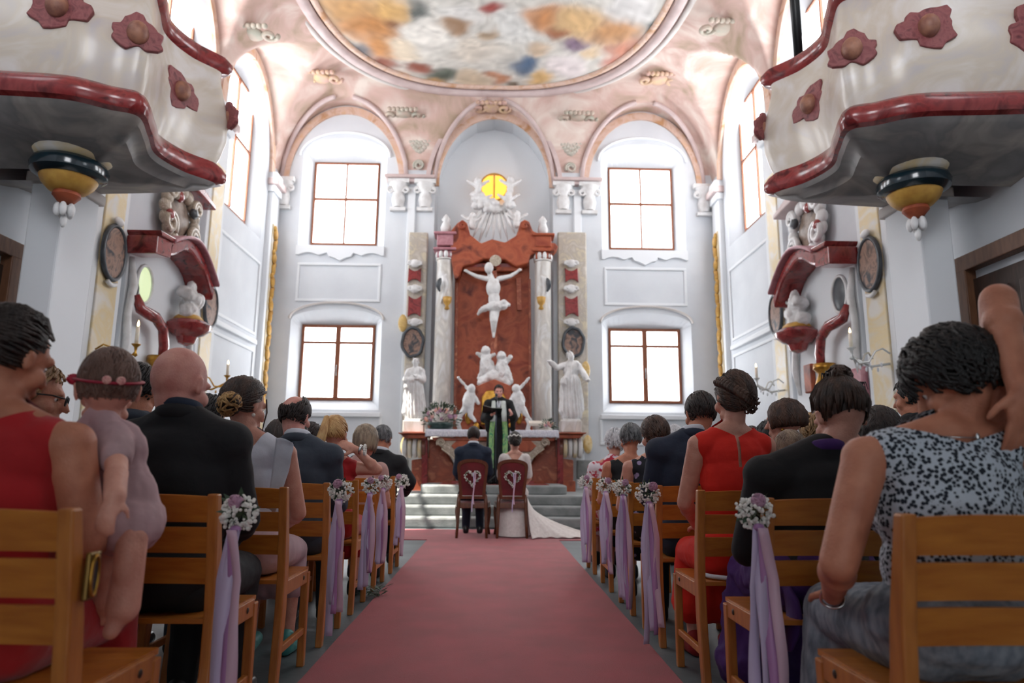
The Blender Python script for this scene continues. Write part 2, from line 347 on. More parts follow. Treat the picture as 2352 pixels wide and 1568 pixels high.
# ceiling fresco: an oval painting inside a rolled frame
FX,FY,FA,FB=-.17,10.45,3.35,3.9
def sup(a,k=1,n=2.6):
    c,s=math.cos(a),math.sin(a); q=(abs(c)**n+abs(s)**n)**(-1/n); return (FX+FA*k*c*q,FY+FB*k*s*q)
fres=[ # photo x,y, radius m, colour
 (790,10,.5,(186,140,84)),(850,60,.55,(176,116,52)),(880,20,.45,(206,162,96)),(870,110,.35,(190,130,70)),(820,120,.3,(112,110,116)),(960,30,.28,(78,86,84)),(990,70,.45,(226,222,214)),(1040,60,.25,(150,112,76)),
 (1130,15,.22,(150,52,44)),(1125,70,.18,(170,146,120)),(1090,110,.4,(214,204,190)),(1190,60,.5,(212,212,208)),(1250,40,.35,(190,126,70)),(1330,50,.5,(206,168,116)),(1400,70,.45,(184,132,82)),(1440,110,.35,(196,130,106)),(1500,60,.28,(70,88,92)),
 (1200,145,.3,(66,94,126)),(1300,150,.35,(226,216,216)),(1320,100,.25,(120,96,120)),(1420,150,.3,(200,120,100)),(930,110,.3,(220,204,180)),(960,150,.25,(136,66,44)),(1010,170,.3,(72,82,70)),(880,150,.3,(140,72,50)),(920,180,.25,(176,116,70)),
 (1080,180,.3,(206,186,160)),(1140,180,.22,(190,130,96)),(1240,180,.25,(210,170,110)),(1330,185,.25,(132,104,110)),(1060,30,.3,(214,212,208)),(1230,110,.25,(200,176,150)),(1450,20,.4,(208,206,204)),(1370,190,.2,(180,130,96)),
 (1000,185,.2,(196,150,96)),(1180,195,.16,(96,78,60)),(900,55,.2,(120,74,40)),(1280,70,.2,(150,86,50)),(1360,120,.2,(222,196,160))]
fr=[]
for (a,b,r,c) in fres: p=atZ(a,b,9.5); fr.append((p.x,p.y,r,lin(c)[:3]))
def fcol(x,y):
    n=noise.noise_vector(V((x*2.2,y*2.2,9)))*.12+noise.noise_vector(V((x*1.3,y*1.3,2)))*.22+noise.noise_vector(V((x*4,y*4,5)))*.09; x+=n.x; y+=n.y
    W=.07; c=[W*.62,W*.6,W*.55]
    for (a,b,r,k) in fr:
        e=((x-a)**2+(y-b)**2)/(r*r)
        if e<4: e=math.exp(-e*2.6)*1.6; W+=e; c=[p+e*q for p,q in zip(c,k)]
    s=.93+.3*noise.noise(V((x*7,y*7,1)))
    return [min(1,max(0,q/W*s)) for q in c]+[1]
rows=[];cols=[]
for j in range(80):
    k=(j+.02)/79; rw=[]
    for i in range(170): x,y=sup(2*PI*i/170,k); rw.append((x,y,9.47-.0*k)); cols+=fcol(x,y)
    rows.append(rw)
m=M().grid(rows,closed=True); me=bpy.data.meshes.new('ceiling_fresco'); me.from_pydata(m.v,[],m.f)
ca=me.color_attributes.new('paint','FLOAT_COLOR','POINT'); ca.data.foreach_set('color',cols)
fm=bpy.data.materials.new('fresco'); fm.use_nodes=True; nt=fm.node_tree; at=nt.nodes.new('ShaderNodeVertexColor'); at.layer_name='paint'; nt.links.new(at.outputs[0],nt.nodes['Principled BSDF'].inputs[0]); nt.nodes['Principled BSDF'].inputs['Roughness'].default_value=.8
me.materials.append(fm); fo=bpy.data.objects.new('ceiling_fresco',me); COL.objects.link(fo); me.polygons.foreach_set('use_smooth',[True]*len(me.polygons))
tag(fo,'large oval ceiling painting of ochre, white and blue figures and clouds','ceiling painting')
for k,r,mt,z in((1.0,.07,orn_p,9.46),(1.06,.12,pinkp,9.44),(1.13,.07,plaster_warm,9.5)):
    m=M().tube([(*sup(2*PI*i/160,k),z) for i in range(160)],r,8,closed=True,flat=.7)
    if k==1.0: m.build('frame',mt,fo,smooth=True)
    else: trim(m,mt,smooth=True)
for i in range(14):
    a=2*PI*(i+.5)/14; x,y=sup(a,1.33); 
    if abs(x)>XW-.25 or y>YB-.25: x=max(-XW+.35,min(XW-.35,x)); y=min(y,YB-.3)
    z=zv(x,y)-.05; m=M(); m.ell((x,y,z),(.2,.2,.07))
    for sx in(-1,1): m.tube([(x+sx*.3+.16*math.cos(q*.6)*(1-q/16),y+.16*math.sin(q*.6)*(1-q/16),z-.02) for q in range(14)],.045,6)
    for q in range(7): m.ell((x-.3+.1*q,y-.28,z-.02),(.06,.06,.05),nu=8,nv=5)
    trim(m,mat('ochre_stucco',(206,178,140),.6,c2=(196,160,150),scale=5) if i%2 else mat('grey_green_stucco',(168,168,154),.6,c2=(190,170,156),scale=5),smooth=True)
# mouldings, pilasters, corner pieces
def slab(mp,u0,u1,v0,v1,d,mt,bev=.015,name=None):   # d: how far proud of the wall
    m=M(); p=[mp(u,v,-e) for u in(u0,u1) for v in(v0,v1) for e in(-.02,d)]
    m.add(p,[(0,1,3,2),(4,6,7,5),(0,4,5,1),(2,3,7,6),(0,2,6,4),(1,5,7,3)])
    if name: return m,mt
    trim(m,mt,bevel=bev)
def picture_frame(mp,u0,u1,v0,v1,mt=plaster_w,t=.06):
    m=M()
    for a in((u0,u1,v0,v0+t),(u0,u1,v1-t,v1),(u0,u0+t,v0+t,v1-t),(u1-t,u1,v0+t,v1-t)): q,_=slab(mp,*a,.03,mt,name=1); m.add(q.v,q.f)
    trim(m,mt,bevel=.01)
for cx in(-3.58,3.42):
    picture_frame(mb,cx-.95,cx+.95,4.55,5.45); picture_frame(mb,cx-1.1,cx+1.1,1.4,2.02)
    slab(mb,cx-1.08,cx+1.08,1.96,2.06,.08,plaster_w)
    # scalloped valance of stucco below the upper window
    m=M(); 
    P=[]
    for i in range(41):
        u=-1+2*i/40; P.append(mb(cx+u,5.62+.07*abs(math.sin(u*6.5))-.12*(1-abs(u))*(abs(u)<.3)-.0,-.0))
    P+= [mb(cx+1,5.86,0),mb(cx-1,5.86,0)]
    m.prism(P,(0,-.05,0)); trim(m,plaster_w)
    # curved stucco hood over the window
    rib([mb(cx+1.05*math.cos(PI*i/24),4.15+.38*math.sin(PI*i/24),-.02) for i in range(25)],.05,plaster_warm)
    rib([mb(cx+1.05*math.cos(PI*i/24),8.05+.6*math.sin(PI*i/24),-.02) for i in range(25)],.05,plaster_w)
for x0,x1 in((-2.08,-1.9),(1.78,1.96)): slab(mb,x0,x1,0,7.3,.06,plaster_w)
for s,mp in((-1,ml),(1,mr)):
    for a,b in((11.32,12.0),(8.25,8.95),(14.5,15.0)):
        slab(mp,a,b,0,6.9,.1,plaster_w); slab(mp,a+.12,b-.12,.9,6.2,.125,yelpale)
        slab(mp,a-.06,b+.06,6.9,7.05,.16,plaster_w); slab(mp,a-.1,b+.1,7.05,7.2,.24,pinkp); slab(mp,a-.04,b+.04,7.2,7.36,.18,plaster_w); slab(mp,a-.04,b+.04,0,.5,.16,plaster_warm)
    for a,b in((12.15,14.3),): picture_frame(mp,a,b,3.6,5.2); picture_frame(mp,a,b,.8,3.3); slab(mp,a,b,3.4,3.5,.08,plaster_w)
    # gilded leaf drops down the corner pilaster
    m=M()
    for i in range(15):
        z=2.2+i*.27; c=mp(14.75,z,-.15); m.ell(c,(.05,.07 if i%2 else .1,.14),nu=8,nv=5); m.ell(mp(14.75+(.06 if i%2 else -.06),z+.12,-.15),(.04,.05,.07),nu=8,nv=5)
    trim(m,goldp,smooth=True)
    slab(mp,-2.6,5.4,0,.25,.03,stepm)
# capitals beside the central arch with scrolled stucco
def scrollpts(c,r0,turn=1.6,n=26,sx=1,ax='XZ',grow=.35):
    P=[]
    for i in range(n):
        t=i/(n-1); a=turn*2*PI*t; r=r0*(grow+(1-grow)*t); 
        d=(sx*r*math.cos(a),r*math.sin(a)); P.append(V(c)+(V((d[0],0,d[1])) if ax=='XZ' else V((0,d[0],d[1]))))
    return P
for x in(-1.68,1.54,-2.3,2.15,-4.95,4.85):
    m=M(); m.box((x,YB-.06,7.42),(.5,.2,.1)); m.box((x,YB-.05,6.75),(.36,.12,.08))
    m.lathe([(.12,0),(.16,.2),(.13,.32),(.2,.5),(.22,.58)],(x,YB-.02,6.8),16)
    for sx in(-1,1): m.tube(scrollpts((x+sx*.17,YB-.12,7.2),.09,sx=sx),.025,6)
    trim(m,stucco,auto=True)
m=M()    # rose-coloured cornice that ties the springing points together
for a,b in((-2.62,-1.45),(1.3,2.45)): m.box(((a+b)/2,YB-.08,7.52),(b-a,.26,.08)); m.box(((a+b)/2,YB-.05,7.44),(b-a-.08,.18,.08))
trim(m,pinkp,bevel=.02)
m=M()    # stucco garlands between the arches
for xc in(-1.85,1.72):
    for q in range(40):
        t=q/39; x=xc+.36*(2*t-1); z=8.3+.5*abs(2*t-1)**1.5+.12*math.sin(q*2.1); m.ell((x,YB-.06,z),(.07,.06,.06),nu=7,nv=5)
    for sx in(-1,1): m.tube(scrollpts((xc+sx*.2,YB-.05,9.0),.16,sx=sx),.035,6)
    m.tube(scrollpts((xc,YB-.05,7.85),.13),.03,6)
trim(m,mat('sage_stucco',(176,176,164),.6,c2=(196,186,176),scale=5),smooth=True)
# ---------------------------------------------------------------- steps, platform, carpet
st=empty('altar_steps',(0,10.6,0),'grey stone steps rising to the altar behind the couple','steps')
def stepo(z,y,w,name='step',curve=False):
    m=M()
    if curve:
        P=[]; 
        for i in range(13): a=PI/2+PI*i/12; P.append((-w+.28+.28*math.cos(a),.28+.28*math.sin(a)*-1,0))
        P=[(-w,1.6,0),(-w,.3,0)]+[(-w+.3-.3*math.cos(PI/2*i/8),.3-.3*math.sin(PI/2*i/8),0) for i in range(9)]+[(w-.3+.3*math.sin(PI/2*i/8),.3-.3*math.cos(PI/2*i/8),0) for i in range(9)]+[(w,1.6,0)]
        m.prism([V((p[0],p[1]+y-10.6,z-.16)) for p in P],(0,0,.16)); 
    else: m.prism([V((-w,y-10.6,z-.16)),V((w,y-10.6,z-.16)),V((w,y-10.6+.02,z-.04)),V((w,YB-10.6-.1,z-.16)),V((-w,YB-10.6-.1,z-.16))][:2]+[V((w,YB-10.6-.02,z-.16)),V((-w,YB-10.6-.02,z-.16))],(0,0,.16))
    o=m.build(name,stepm,st,bevel=.03); return o
stepo(.16,10.62,2.7); stepo(.31,10.98,2.62); stepo(.46,11.34,2.5); 
rs=stepo(.61,11.75,1.26,curve=True)
m=M().box((.0,12.6-10.6,.612),(1.9,1.2,.012)); m.build('altar_rug',reddk,st)
cp=M(); 
rows=[]
for j in range(90):
    y=-.5+j*(9.0+.5)/89; rows.append([(-.835+1.67*i/12,y,.008+.0016*math.sin(y*5.1+i)+.001*noise.noise(V((i,y*3,0)))) for i in range(13)])
cp.grid(rows); cp.grid([rows[0],[(x,y,0) for x,y,z in rows[0]]]); 
for k in(0,-1): cp.grid([[r[k] for r in rows],[(r[k][0]+(.006 if k else -.006),r[k][1],0) for r in rows]])
tag(cp.build('aisle_carpet',carpetm,smooth=True),'long red carpet running up the aisle between the chairs','carpet')
c2=M(); rows=[[(-1.32+3.1*i/20,8.98+1.45*j/12,.007+.0015*math.sin(i+j)) for i in range(21)] for j in range(13)]; c2.grid(rows); c2.grid([rows[0],[(x,y,0) for x,y,z in rows[0]]]); c2.grid([[r[0] for r in rows],[(r[0][0],r[0][1],0) for r in rows]])
tag(c2.build('cross_carpet',carpetm,smooth=True),'red carpet strip laid crosswise before the altar steps','carpet')
# ---------------------------------------------------------------- figures
def joints(T=1.32,k=1,sh=.165,lean=0,hx=0,hy=0,yaw=0,pit=8,til=0,hs=1,sex='f',zp=.56,**kw):
    J={'P':V((0,0,zp)),'N':V((hx*.3,lean,T-.285)),'k':k,'hs':hs,'sex':sex,'sh':sh}
    hc=V((hx,lean+hy+.012,T-.118*hs)); J['hc']=hc
    J['H']=Mx.Translation(hc)@Mx.Rotation(R_(yaw),4,'Z')@Mx.Rotation(-R_(pit),4,'X')@Mx.Rotation(R_(til),4,'Y')@Mx.Scale(hs,4)
    for s,n in((-1,'L'),(1,'R')):
        J['SH'+n]=V((s*sh,lean-.005,T-.345)); J['EL'+n]=V((s*(sh+.05),.07,T-.345-.27)); J['WR'+n]=V((s*.09,.29,.635)); J['HD'+n]=V((-s*.5,.8,-.1)); J['PN'+n]=V((0,.1,-1))
        J['HP'+n]=V((s*.085,0,zp-.03)); J['KN'+n]=V((s*.095,.43,.50)); J['AN'+n]=V((s*.095,.41,.09)); J['TO'+n]=V((s*.11,.55,.04)); J['curl'+n]=.35
    for a,b in kw.items(): J[a]=V(b) if isinstance(b,tuple) else b
    return J
def torso(m,J,o=0,shw=None,pel=True,chest=1):
    k=J['k']; P,N=J['P'],J['N']; f=J['sex']=='f'; A=lambda t:P.lerp(N,t); L=(N-P).length; q=L/.49
    if pel: m.ell(P,((.17 if f else .158)*k+o,.12*k+o,.105+o))
    m.ell(A(.3),((.128 if f else .142)*k+o,.098*k+o,.14*q+o)); m.ell(A(.6),((.142 if f else .158)*k+o,.105*k+o,.17*q+o)); m.ell(A(.8)+V((0,-.005,0)),((.145 if f else .16)*k+o,.09*k+o,.1*q+o))
    SL,SR=J['SHL'],J['SHR']; c=(SL+SR)/2; w=(shw if shw is not None else J['sh'])/J['sh']
    a=c.lerp(SL,w); b=c.lerp(SR,w); r=(.05 if f else .056)*k+o
    m.cap(a,b,r,r); tr=N+V((0,-.01,.02))
    for e in(a,b): m.cap(tr,c.lerp(e,.75)+V((0,0,.012)),.05*k+o,.045*k+o)
    if f and chest:
        for s in(-1,1): m.ell(A(.62)+V((s*.065*k,.085*k,0)),(.06*k+o,.055*k+o,.06*k+o))
def arm(m,J,n,o=0,upto=1,start=0):
    k=J['k']; r=[.048*k+o,.039*k+o,.026*k**.5+o]; S,E,W=J['SH'+n],J['EL'+n],J['WR'+n]
    if upto<.5: m.cap(S,S.lerp(E,upto*2),r[0],r[0]+(r[1]-r[0])*upto*2); return
    m.cap(S,E,r[0],r[1]); t=(upto-.5)*2
    if t>0: m.cap(E,E.lerp(W,t),r[1]*.98,r[1]*.98+(r[2]-r[1])*t); 
    if t>.3: m.ell(E.lerp(W,.25),r[1]*1.04)
def hand(m,J,n,hs=1,spread=.16):
    W,d,pn=J['WR'+n],J['HD'+n].normalized(),J['PN'+n]; s=-1 if n=='L' else 1
    x=d.cross(pn).normalized(); pn=x.cross(d).normalized(); c=J['curl'+n]; 
    x=x*(1 if J.get('thumb'+n,1)>0 else -1)   # x points to the thumb side
    rot=Mx((x,d,pn)).transposed()
    m.cap(W-d*.01,W+d*.03,.025*hs,.028*hs); m.ell(W+d*.055*hs,(.04*hs,.05*hs,.017*hs),rot)
    for i,(u,l) in enumerate(((.029,.068),(.0095,.078),(-.0105,.073),(-.03,.056))):
        b=W+d*.085*hs+x*u*hs; dd=(d+x*u*spread*40*.16).normalized(); p=b; a=c*.5
        for sgm,(ll,r0,r1) in enumerate(((.45,.0095,.009),(.3,.009,.008),(.25,.008,.0065))):
            a+=c*(.55 if sgm else .2); e=(dd*math.cos(a)+pn*math.sin(a))*ll*l*hs; m.cap(p,p+e,r0*hs,r1*hs,8); p=p+e
    b=W+d*.02*hs+x*.026*hs; p1=b+(d*.6+x*.75+pn*.3).normalized()*.04*hs; p2=p1+(d*.85+x*.3+pn*.45).normalized()*.03*hs
    m.cap(b,p1,.013*hs,.011*hs,8); m.cap(p1,p2,.011*hs,.0085*hs,8)
def leg(m,J,n,o=0,upto=1,foot=False):
    k=J['k']; Hh,K,A=J['HP'+n],J['KN'+n],J['AN'+n]; m.cap(Hh,K,.082*k+o,.056*k+o)
    if upto>.5: m.cap(K,K.lerp(A,(upto-.5)*2),.053*k+o,.034+o); m.ell(K.lerp(A,.3)+V((0,-.015,0)),(.052*k+o,.055*k+o,.09))
    if foot: m.cap(A+V((0,-.02,-.045)),J['TO'+n],.036,.03)
def head(m,J,nk=None):
    Hm=J['H']; t=M(); t.ell((0,-.014,.02),(.074,.094,.094),nu=20,nv=14); t.ell((0,.03,-.04),(.056,.062,.068)); t.ell((0,.056,-.088),(.03,.028,.024))
    t.cap((0,.088,.012),(0,.112,-.032),.009,.013,8); t.ell((0,.09,-.064),(.024,.011,.008)); t.ell((0,.088,-.073),(.02,.011,.008)); t.cap((-.035,.078,.022),(.035,.078,.022),.014,.014,8)
    for s in(-1,1):
        t.ell((s*.078,-.008,-.012),(.009,.017,.03),Mx.Rotation(s*.35,3,'Z')); t.ell((s*.084,-.013,.004),(.006,.014,.014),Mx.Rotation(s*.35,3,'Z')); t.ell((s*.05,.05,-.035),(.02,.025,.025)); t.ell((s*.031,.062,.006),(.0155,.0135,.0095)); t.ell((s*.031,.061,-.009),(.014,.011,.007)); t.cap((s*.046,.02,-.078),(s*.02,.06,-.095),.018,.017,8)
    m.add(t.v,t.f,Hm); k=J['k']**.5; r=(.047 if J['sex']=='f' else .058)*k*J['hs']**.3 if nk is None else nk
    m.cap(J['N']+V((0,0,-.03)),Hm@V((0,-.02,-.04)),r*1.08,r)
def face(o,J,brow=None):
    for s in(-1,1):
        t=M().ell((0,0,0),.0125,nu=10,nv=8); e=M(); e.add(t.v,t.f,J['H']@Mx.Translation((s*.031,.064,-.001))); e.build('eye',mat('eye_white',(222,220,216),.2),o,smooth=True)
        e=M(); t=M().ell((0,0,0),(.0065,.004,.0065),nu=10,nv=6); e.add(t.v,t.f,J['H']@Mx.Translation((s*.031,.0745,-.001))); e.build('iris',mat('iris',(52,38,30),.1),o,smooth=True)
        if brow: e=M().tube([J['H']@V((s*x,.087-.4*abs(x-.025),.02+.004*math.sin(x*90))) for x in(.014,.022,.03,.04,.048)],.004*J['hs'],6); e.build('eyebrow',brow,o,smooth=True)
# hair is a cap of many tapered locks that follow the skull
HC=V((0,-.014,.022)); HA=V((.079,.1,.1))
def hp(d,r): return HC+V((d.x*HA.x*r,d.y*HA.y*r,d.z*HA.z*r))
def slerp(a,b,t):
    w=max(-1,min(1,a.dot(b))); w=math.acos(w)
    if w<1e-4: return a.copy()
    if w>PI-1e-3: b=(b+V((.01,0,0))).normalized(); w=math.acos(max(-1,min(1,a.dot(b))))
    return (a*math.sin((1-t)*w)+b*math.sin(t*w))/math.sin(w)
def rdir(r):
    z=r.uniform(-1,1); a=r.uniform(0,2*PI); q=math.sqrt(1-z*z); return V((q*math.cos(a),q*math.sin(a),z))
def hmask(d,nape=-.55,front=.45,top=None):
    if d.z<nape: return False
    if d.y>front and d.z<.5: return False
    if d.y>.15 and d.z<-.05: return False
    if d.y>.8: return False
    if top and d.dot(top[0])>top[1]: return False
    return True
def hair(o,J,style,mt,seed=1,**kw):
    r=random.Random(seed); m=M(); top=kw.get('top'); nape=kw.get('nape',-.6); rr=kw.get('r',1.0)
    msk=lambda d:hmask(d,nape,top=top)
    sh=M().ell((0,0,0),1,nu=36,nv=24); ok=[msk(V(v).normalized()) for v in sh.v]
    fs=[f for f in sh.f if all(ok[i] for i in f)]; m.add([hp(V(v).normalized(),1.035*rr) for v in sh.v],fs)
    def rm():
        while True:
            d=rdir(r)
            if msk(d): return d
    def lock(ds,rs,w,tail=()):
        P=[hp(d,q) for d,q in zip(ds,rs)]+[V(t) for t in tail]; n=len(P)
        m.tube(P,[w*(.35+.65*math.sin(PI*min(1,(i+.7)/n))) if i else w*.4 for i in range(n)],5,flat=.6)
    n=kw.get('n',240)
    if style in('short','fuzz','curly'):
        for i in range(n):
            d=rm(); 
            if style=='short': e=(d+V((r.uniform(-.1,.1),-.25,-.55))).normalized(); w=.0055; l=(1.03,1.07,1.075,1.06); g=.9
            elif style=='fuzz': e=(d+V((r.uniform(-.2,.2),-.2,-.4))).normalized(); w=.0035; l=(1.03,1.045,1.045,1.03); g=.9
            else: e=(d+V((r.uniform(-.6,.1),-.2+r.uniform(-.3,.3),-.5+r.uniform(-.3,.2)))).normalized(); w=.009; l=(1.06,1.22+r.uniform(-.04,.08),1.27,1.17+r.uniform(-.03,.06)); g=1
            if not msk(e) and style!='curly': e=slerp(d,e,.4)
            lock([slerp(d,e,t*g) for t in(0,.33,.7,1)],[q*rr for q in l],w*kw.get('w',1))
    if style in('updo','pony','braid'):
        B=V(kw.get('B',(0,-.85,-.1))).normalized()
        for i in range(n):
            d=rm(); k=[0,.25,.5,.75,1]; b=(B+rdir(r)*.12).normalized(); j=r.uniform(0,.04)
            lock([slerp(d,b,t) for t in k],[1.04*rr,1.09+j,1.1+j,1.12+j,1.16+j],.0075)
        bc=hp(B,kw.get('br',1.45)); R0=kw.get('bs',.042)
        if style=='updo':
            m.ell(bc,(R0*1.05,R0*.8,R0),nu=12,nv=8)
            for i in range(60):
                a=rdir(r); b=(a+rdir(r)*1.2).normalized(); c=(b+rdir(r)*.9).normalized(); q=R0*r.uniform(.98,1.25)
                P=[bc+V((v.x*1.08,v.y*.85,v.z))*q for v in (a,slerp(a,b,.5),b,slerp(b,c,.5),c)]; m.tube(P,[.002,.0055,.006,.005,.0015],5)
        if style=='pony':
            tp=kw.get('tail',((0,-.13,-.05),(0,-.15,-.12),(-.01,-.12,-.2),(-.04,-.1,-.28)))
            for i in range(70):
                j=rdir(r)*.026; T=[bc]+[V(t) for t in tp]; P=[p+j*(.5+.6*math.sin(PI*q/(len(T)-.5))) for q,p in enumerate(T)]; m.tube(P,[.006,.009,.009,.007,.002][:len(T)],5)
        if style=='braid':
            for i in range(16):
                t=i/15; d=slerp(V((-.8,.1,.45)).normalized(),V((.35,-.8,-.45)).normalized(),t); p=hp(d,1.14)
                for s in(-1,1): m.ell(p+V((s*.006,-.004,s*.008)),(.013,.011,.017),Mx.Rotation(s*.6+t,3,'Y'),nu=8,nv=6)
            for i in range(46):
                c=hp(V((r.uniform(-.2,.6),-.85,r.uniform(-.95,-.1))).normalized(),1.18+r.uniform(0,.12)); q=r.uniform(.009,.017); ax=rdir(r); u=ax.orthogonal().normalized(); v=ax.cross(u)
                m.tube([c+u*q*math.cos(a*.9)+v*q*math.sin(a*.9)+ax*.003*a for a in range(8)],[.001,.003,.0035,.0035,.0035,.003,.002,.001],5)
    if style in('bob','long'):
        L=kw.get('L',.05); 
        for i in range(n):
            s=r.uniform(-1,1); d=V((kw.get('part',-.1)+r.uniform(-.08,.08),r.uniform(-.75,.65),.9)).normalized(); a=r.uniform(-235,55) 
            e=V((math.cos(R_(a)),math.sin(R_(a)),-.32)).normalized()
            if e.y>.45: e.y=.45; e.normalize()
            j=r.uniform(0,.05); p=hp(e,1.2+j); q=p+V((p.x*-.05,p.y*-.05,-L*r.uniform(.8,1.1)))
            q2=q+V((q.x*-.12,q.y*-.12,-L*.5)); lock([slerp(d,e,t) for t in(0,.25,.5,.8,1)],[1.04,1.1+j,1.13+j,1.17+j,1.2+j],.0085,[q,q2])
    H_=J['H']; g=M(); g.add(m.v,m.f,H_); return g.build('hair',mt,o,smooth=True)
def wr(a=.004,s=8,seed=0): return lambda c:a*noise.noise(V((c.x*s+seed,c.y*s,c.z*s*.7)))+a*.5*noise.noise(V((c.x*s*2.7,c.y*s*2.7+seed,c.z*s*2)))
def body(J,x,y,sk,vox,label,cat='person',name='person',z=0,face_=False,brow=None,fem_leg=True):
    m=M(); torso(m,J); head(m,J)
    for n in'LR': arm(m,J,n); hand(m,J,n,J.get('hnd',1)); leg(m,J,n,foot=True)
    me=remesh(m,vox,3); o=link(name,me,sk); o.location=(x,y,z); tag(o,label,cat)
    face(o,J,brow); return o
def shoes(o,J,mt):
    for n in'LR':
        m=M(); A=J['AN'+n]+V((0,-.03,-.05)); T=J['TO'+n]; m.cap(A,A.lerp(T,.45),.042,.043); m.cap(A.lerp(T,.4),T+V((0,.02,0)),.043,.036); c=A.lerp(T,.5); 
        m.cap(A+V((0,0,.02)),A+V((0,.01,.05)),.042,.042)
        me=remesh(m,.01,3); 
        for v in me.vertices: v.co.z=max(v.co.z,.003)
        link('shoe',me,mt,o)
def suit(o,J,mt,trm=None,vox=.012,shirt=None,seed=0,collar=True):
    m=M(); torso(m,J,.024); 
    for n in'LR': arm(m,J,n,.017,.97); m.ell(J['SH'+n]+V((0,0,-.01)),(.06*J['k'],.06*J['k'],.065*J['k']))
    k=J['k']; m.ell(J['P']+V((0,0,-.0)),(.185*k,.145*k,.11)); m.ell(J['P']+V((0,.1,.03)),(.17*k,.1*k,.08))
    me=remesh(m,vox,12,wr(.006,8,seed)); jk=link('jacket',me,mt,o)
    if collar:
        N=J['N']; Hd=(J['hc']-N).normalized(); 
        c=N+V((0,-.008,.028)); P=[c+V((.068*k**.5*math.cos(a),.07*k**.5*math.sin(a),-.018*math.sin(a))) for a in [2*PI*i/28 for i in range(28)]]
        M().tube(P,.017,8,closed=True,flat=1.6,up=(0,0,1)).build('collar',mt,jk,smooth=True)
        if shirt:
            c=c+Hd*.034; M().tube([c+V((.0625*k**.5*math.cos(a),.065*k**.5*math.sin(a),-.014*math.sin(a))) for a in [2*PI*i/28 for i in range(28)]],.011,8,closed=True,flat=1.9,up=(0,0,1)).build('shirt_collar',shirt,o,smooth=True)
    m=M(); m.ell(J['P'],(.168*k,.13*k,.105)); 
    for n in'LR': leg(m,J,n,.02)
    link('trousers',remesh(m,vox,3,wr(.005,8,seed)),trm or mt,o); shoes(o,J,mat('shoe_black',(20,20,22),.3)); return jk
def skirt(m,J,o=.02,to=.75,full=0):
    k=J['k']; P=J['P']; m.ell(P,(.175*k+o,.125*k+o,.11+o)); a,b=J['HPL'],J['HPR']; c,d=J['KNL'],J['KNR']
    for t in(0,.25,.5,.75,1): p=a.lerp(b,t); q=c.lerp(d,t); m.cap(p,q,.08*k+o,.058*k+o); 
    for t in(0,.33,.66,1): p=c.lerp(d,t); q=J['ANL'].lerp(J['ANR'],t); e=p.lerp(q,max(0,(to-.5)*2)); m.cap(p,e+(e-q).normalized()*0,.055*k+o,.05*k+o+full)
def dress(o,J,mt,vox=.012,sleeves=0,cuts=(),to=.72,off=.013,shw=.11,wrk=.004,seed=0,full=0,skmt=None,name='dress'):
    m=M(); torso(m,J,off,shw=shw)
    if sleeves:
        for n in'LR': arm(m,J,n,off+.004,sleeves)
    if skmt is None: skirt(m,J,.018,to,full)
    d=link(name,remesh(m,vox,3,wr(wrk,9,seed),cuts),mt,o)
    if skmt: m=M(); skirt(m,J,.016,to,full); link('skirt',remesh(m,vox,3,wr(wrk*1.5,9,seed)),skmt,o)
    return d
def vcut(N,depth,half,back=True,z0=.03):   # V or scooped opening at the nape: planes cut down to `depth` below the neck base
    s=-1 if back else 1
    p=V(N)+V((0,0,-depth)); up=(depth+z0); nl=V((-up,0,half)).normalized(); nr=V((up,0,half)).normalized()
    return [(p,nl),(p,nr),(V((0,N[1]+ (.02 if back else -.02),0)),V((0,s,0)))]
# ---------------------------------------------------------------- altarpiece
AX=-.06
def pp(pts,Y,d,mt,name,par,bevel=.012,**k):
    P=[atY(a,b,Y) for a,b in pts]; L=par.location if par else V((0,0,0)); m=M().prism([p-L for p in P],(0,d,0)); return m.build(name,mt,par,bevel=bevel,**k)
ret=empty('altarpiece',(AX,14.9,.3),'tall red marble altarpiece with columns and a scrolled broken cornice behind the altar','altarpiece')
RL=ret.location
pp([(1045,596),(1216,596),(1219,1010),(1041,1010)],14.8,.16,redm,'back_panel',ret)
pp([(1040,1010),(1048,640),(1052,640),(1048,1010)],14.7,.1,orangem,'edge_strip',ret,.004); pp([(1214,640),(1219,640),(1222,1010),(1215,1010)],14.7,.1,orangem,'edge_strip',ret,.004)
pp([(1036,600),(1034,530),(1050,512),(1062,503),(1073,512),(1080,538),(1105,558),(1130,548),(1160,556),(1186,540),(1194,514),(1204,503),(1216,508),(1224,530),(1236,534),(1250,553),(1276,558),(1283,566),(1272,578),(1240,576),(1218,585),(1214,604),(1185,612),(1160,596),(1110,594),(1085,606),(1062,612),(1052,640),(1044,640)],14.45,.4,redm,'cornice',ret,.03)
for pts in([(1052,520),(1062,511),(1068,519),(1064,528),(1056,527)],[(1198,520),(1204,510),(1212,517),(1210,527),(1202,527)]):
    c=atY(*pts[1],14.4)-RL; M().tube([c+V((.09*math.cos(a)*(1-a/14),-.02,.09*math.sin(a)*(1-a/14)-.08)) for a in [i*.5 for i in range(24)]],.03,7).build('volute',redm,ret,smooth=True)
pp([(1072,604),(1188,604),(1188,614),(1072,614)],14.6,.15,reddk,'lintel',ret)
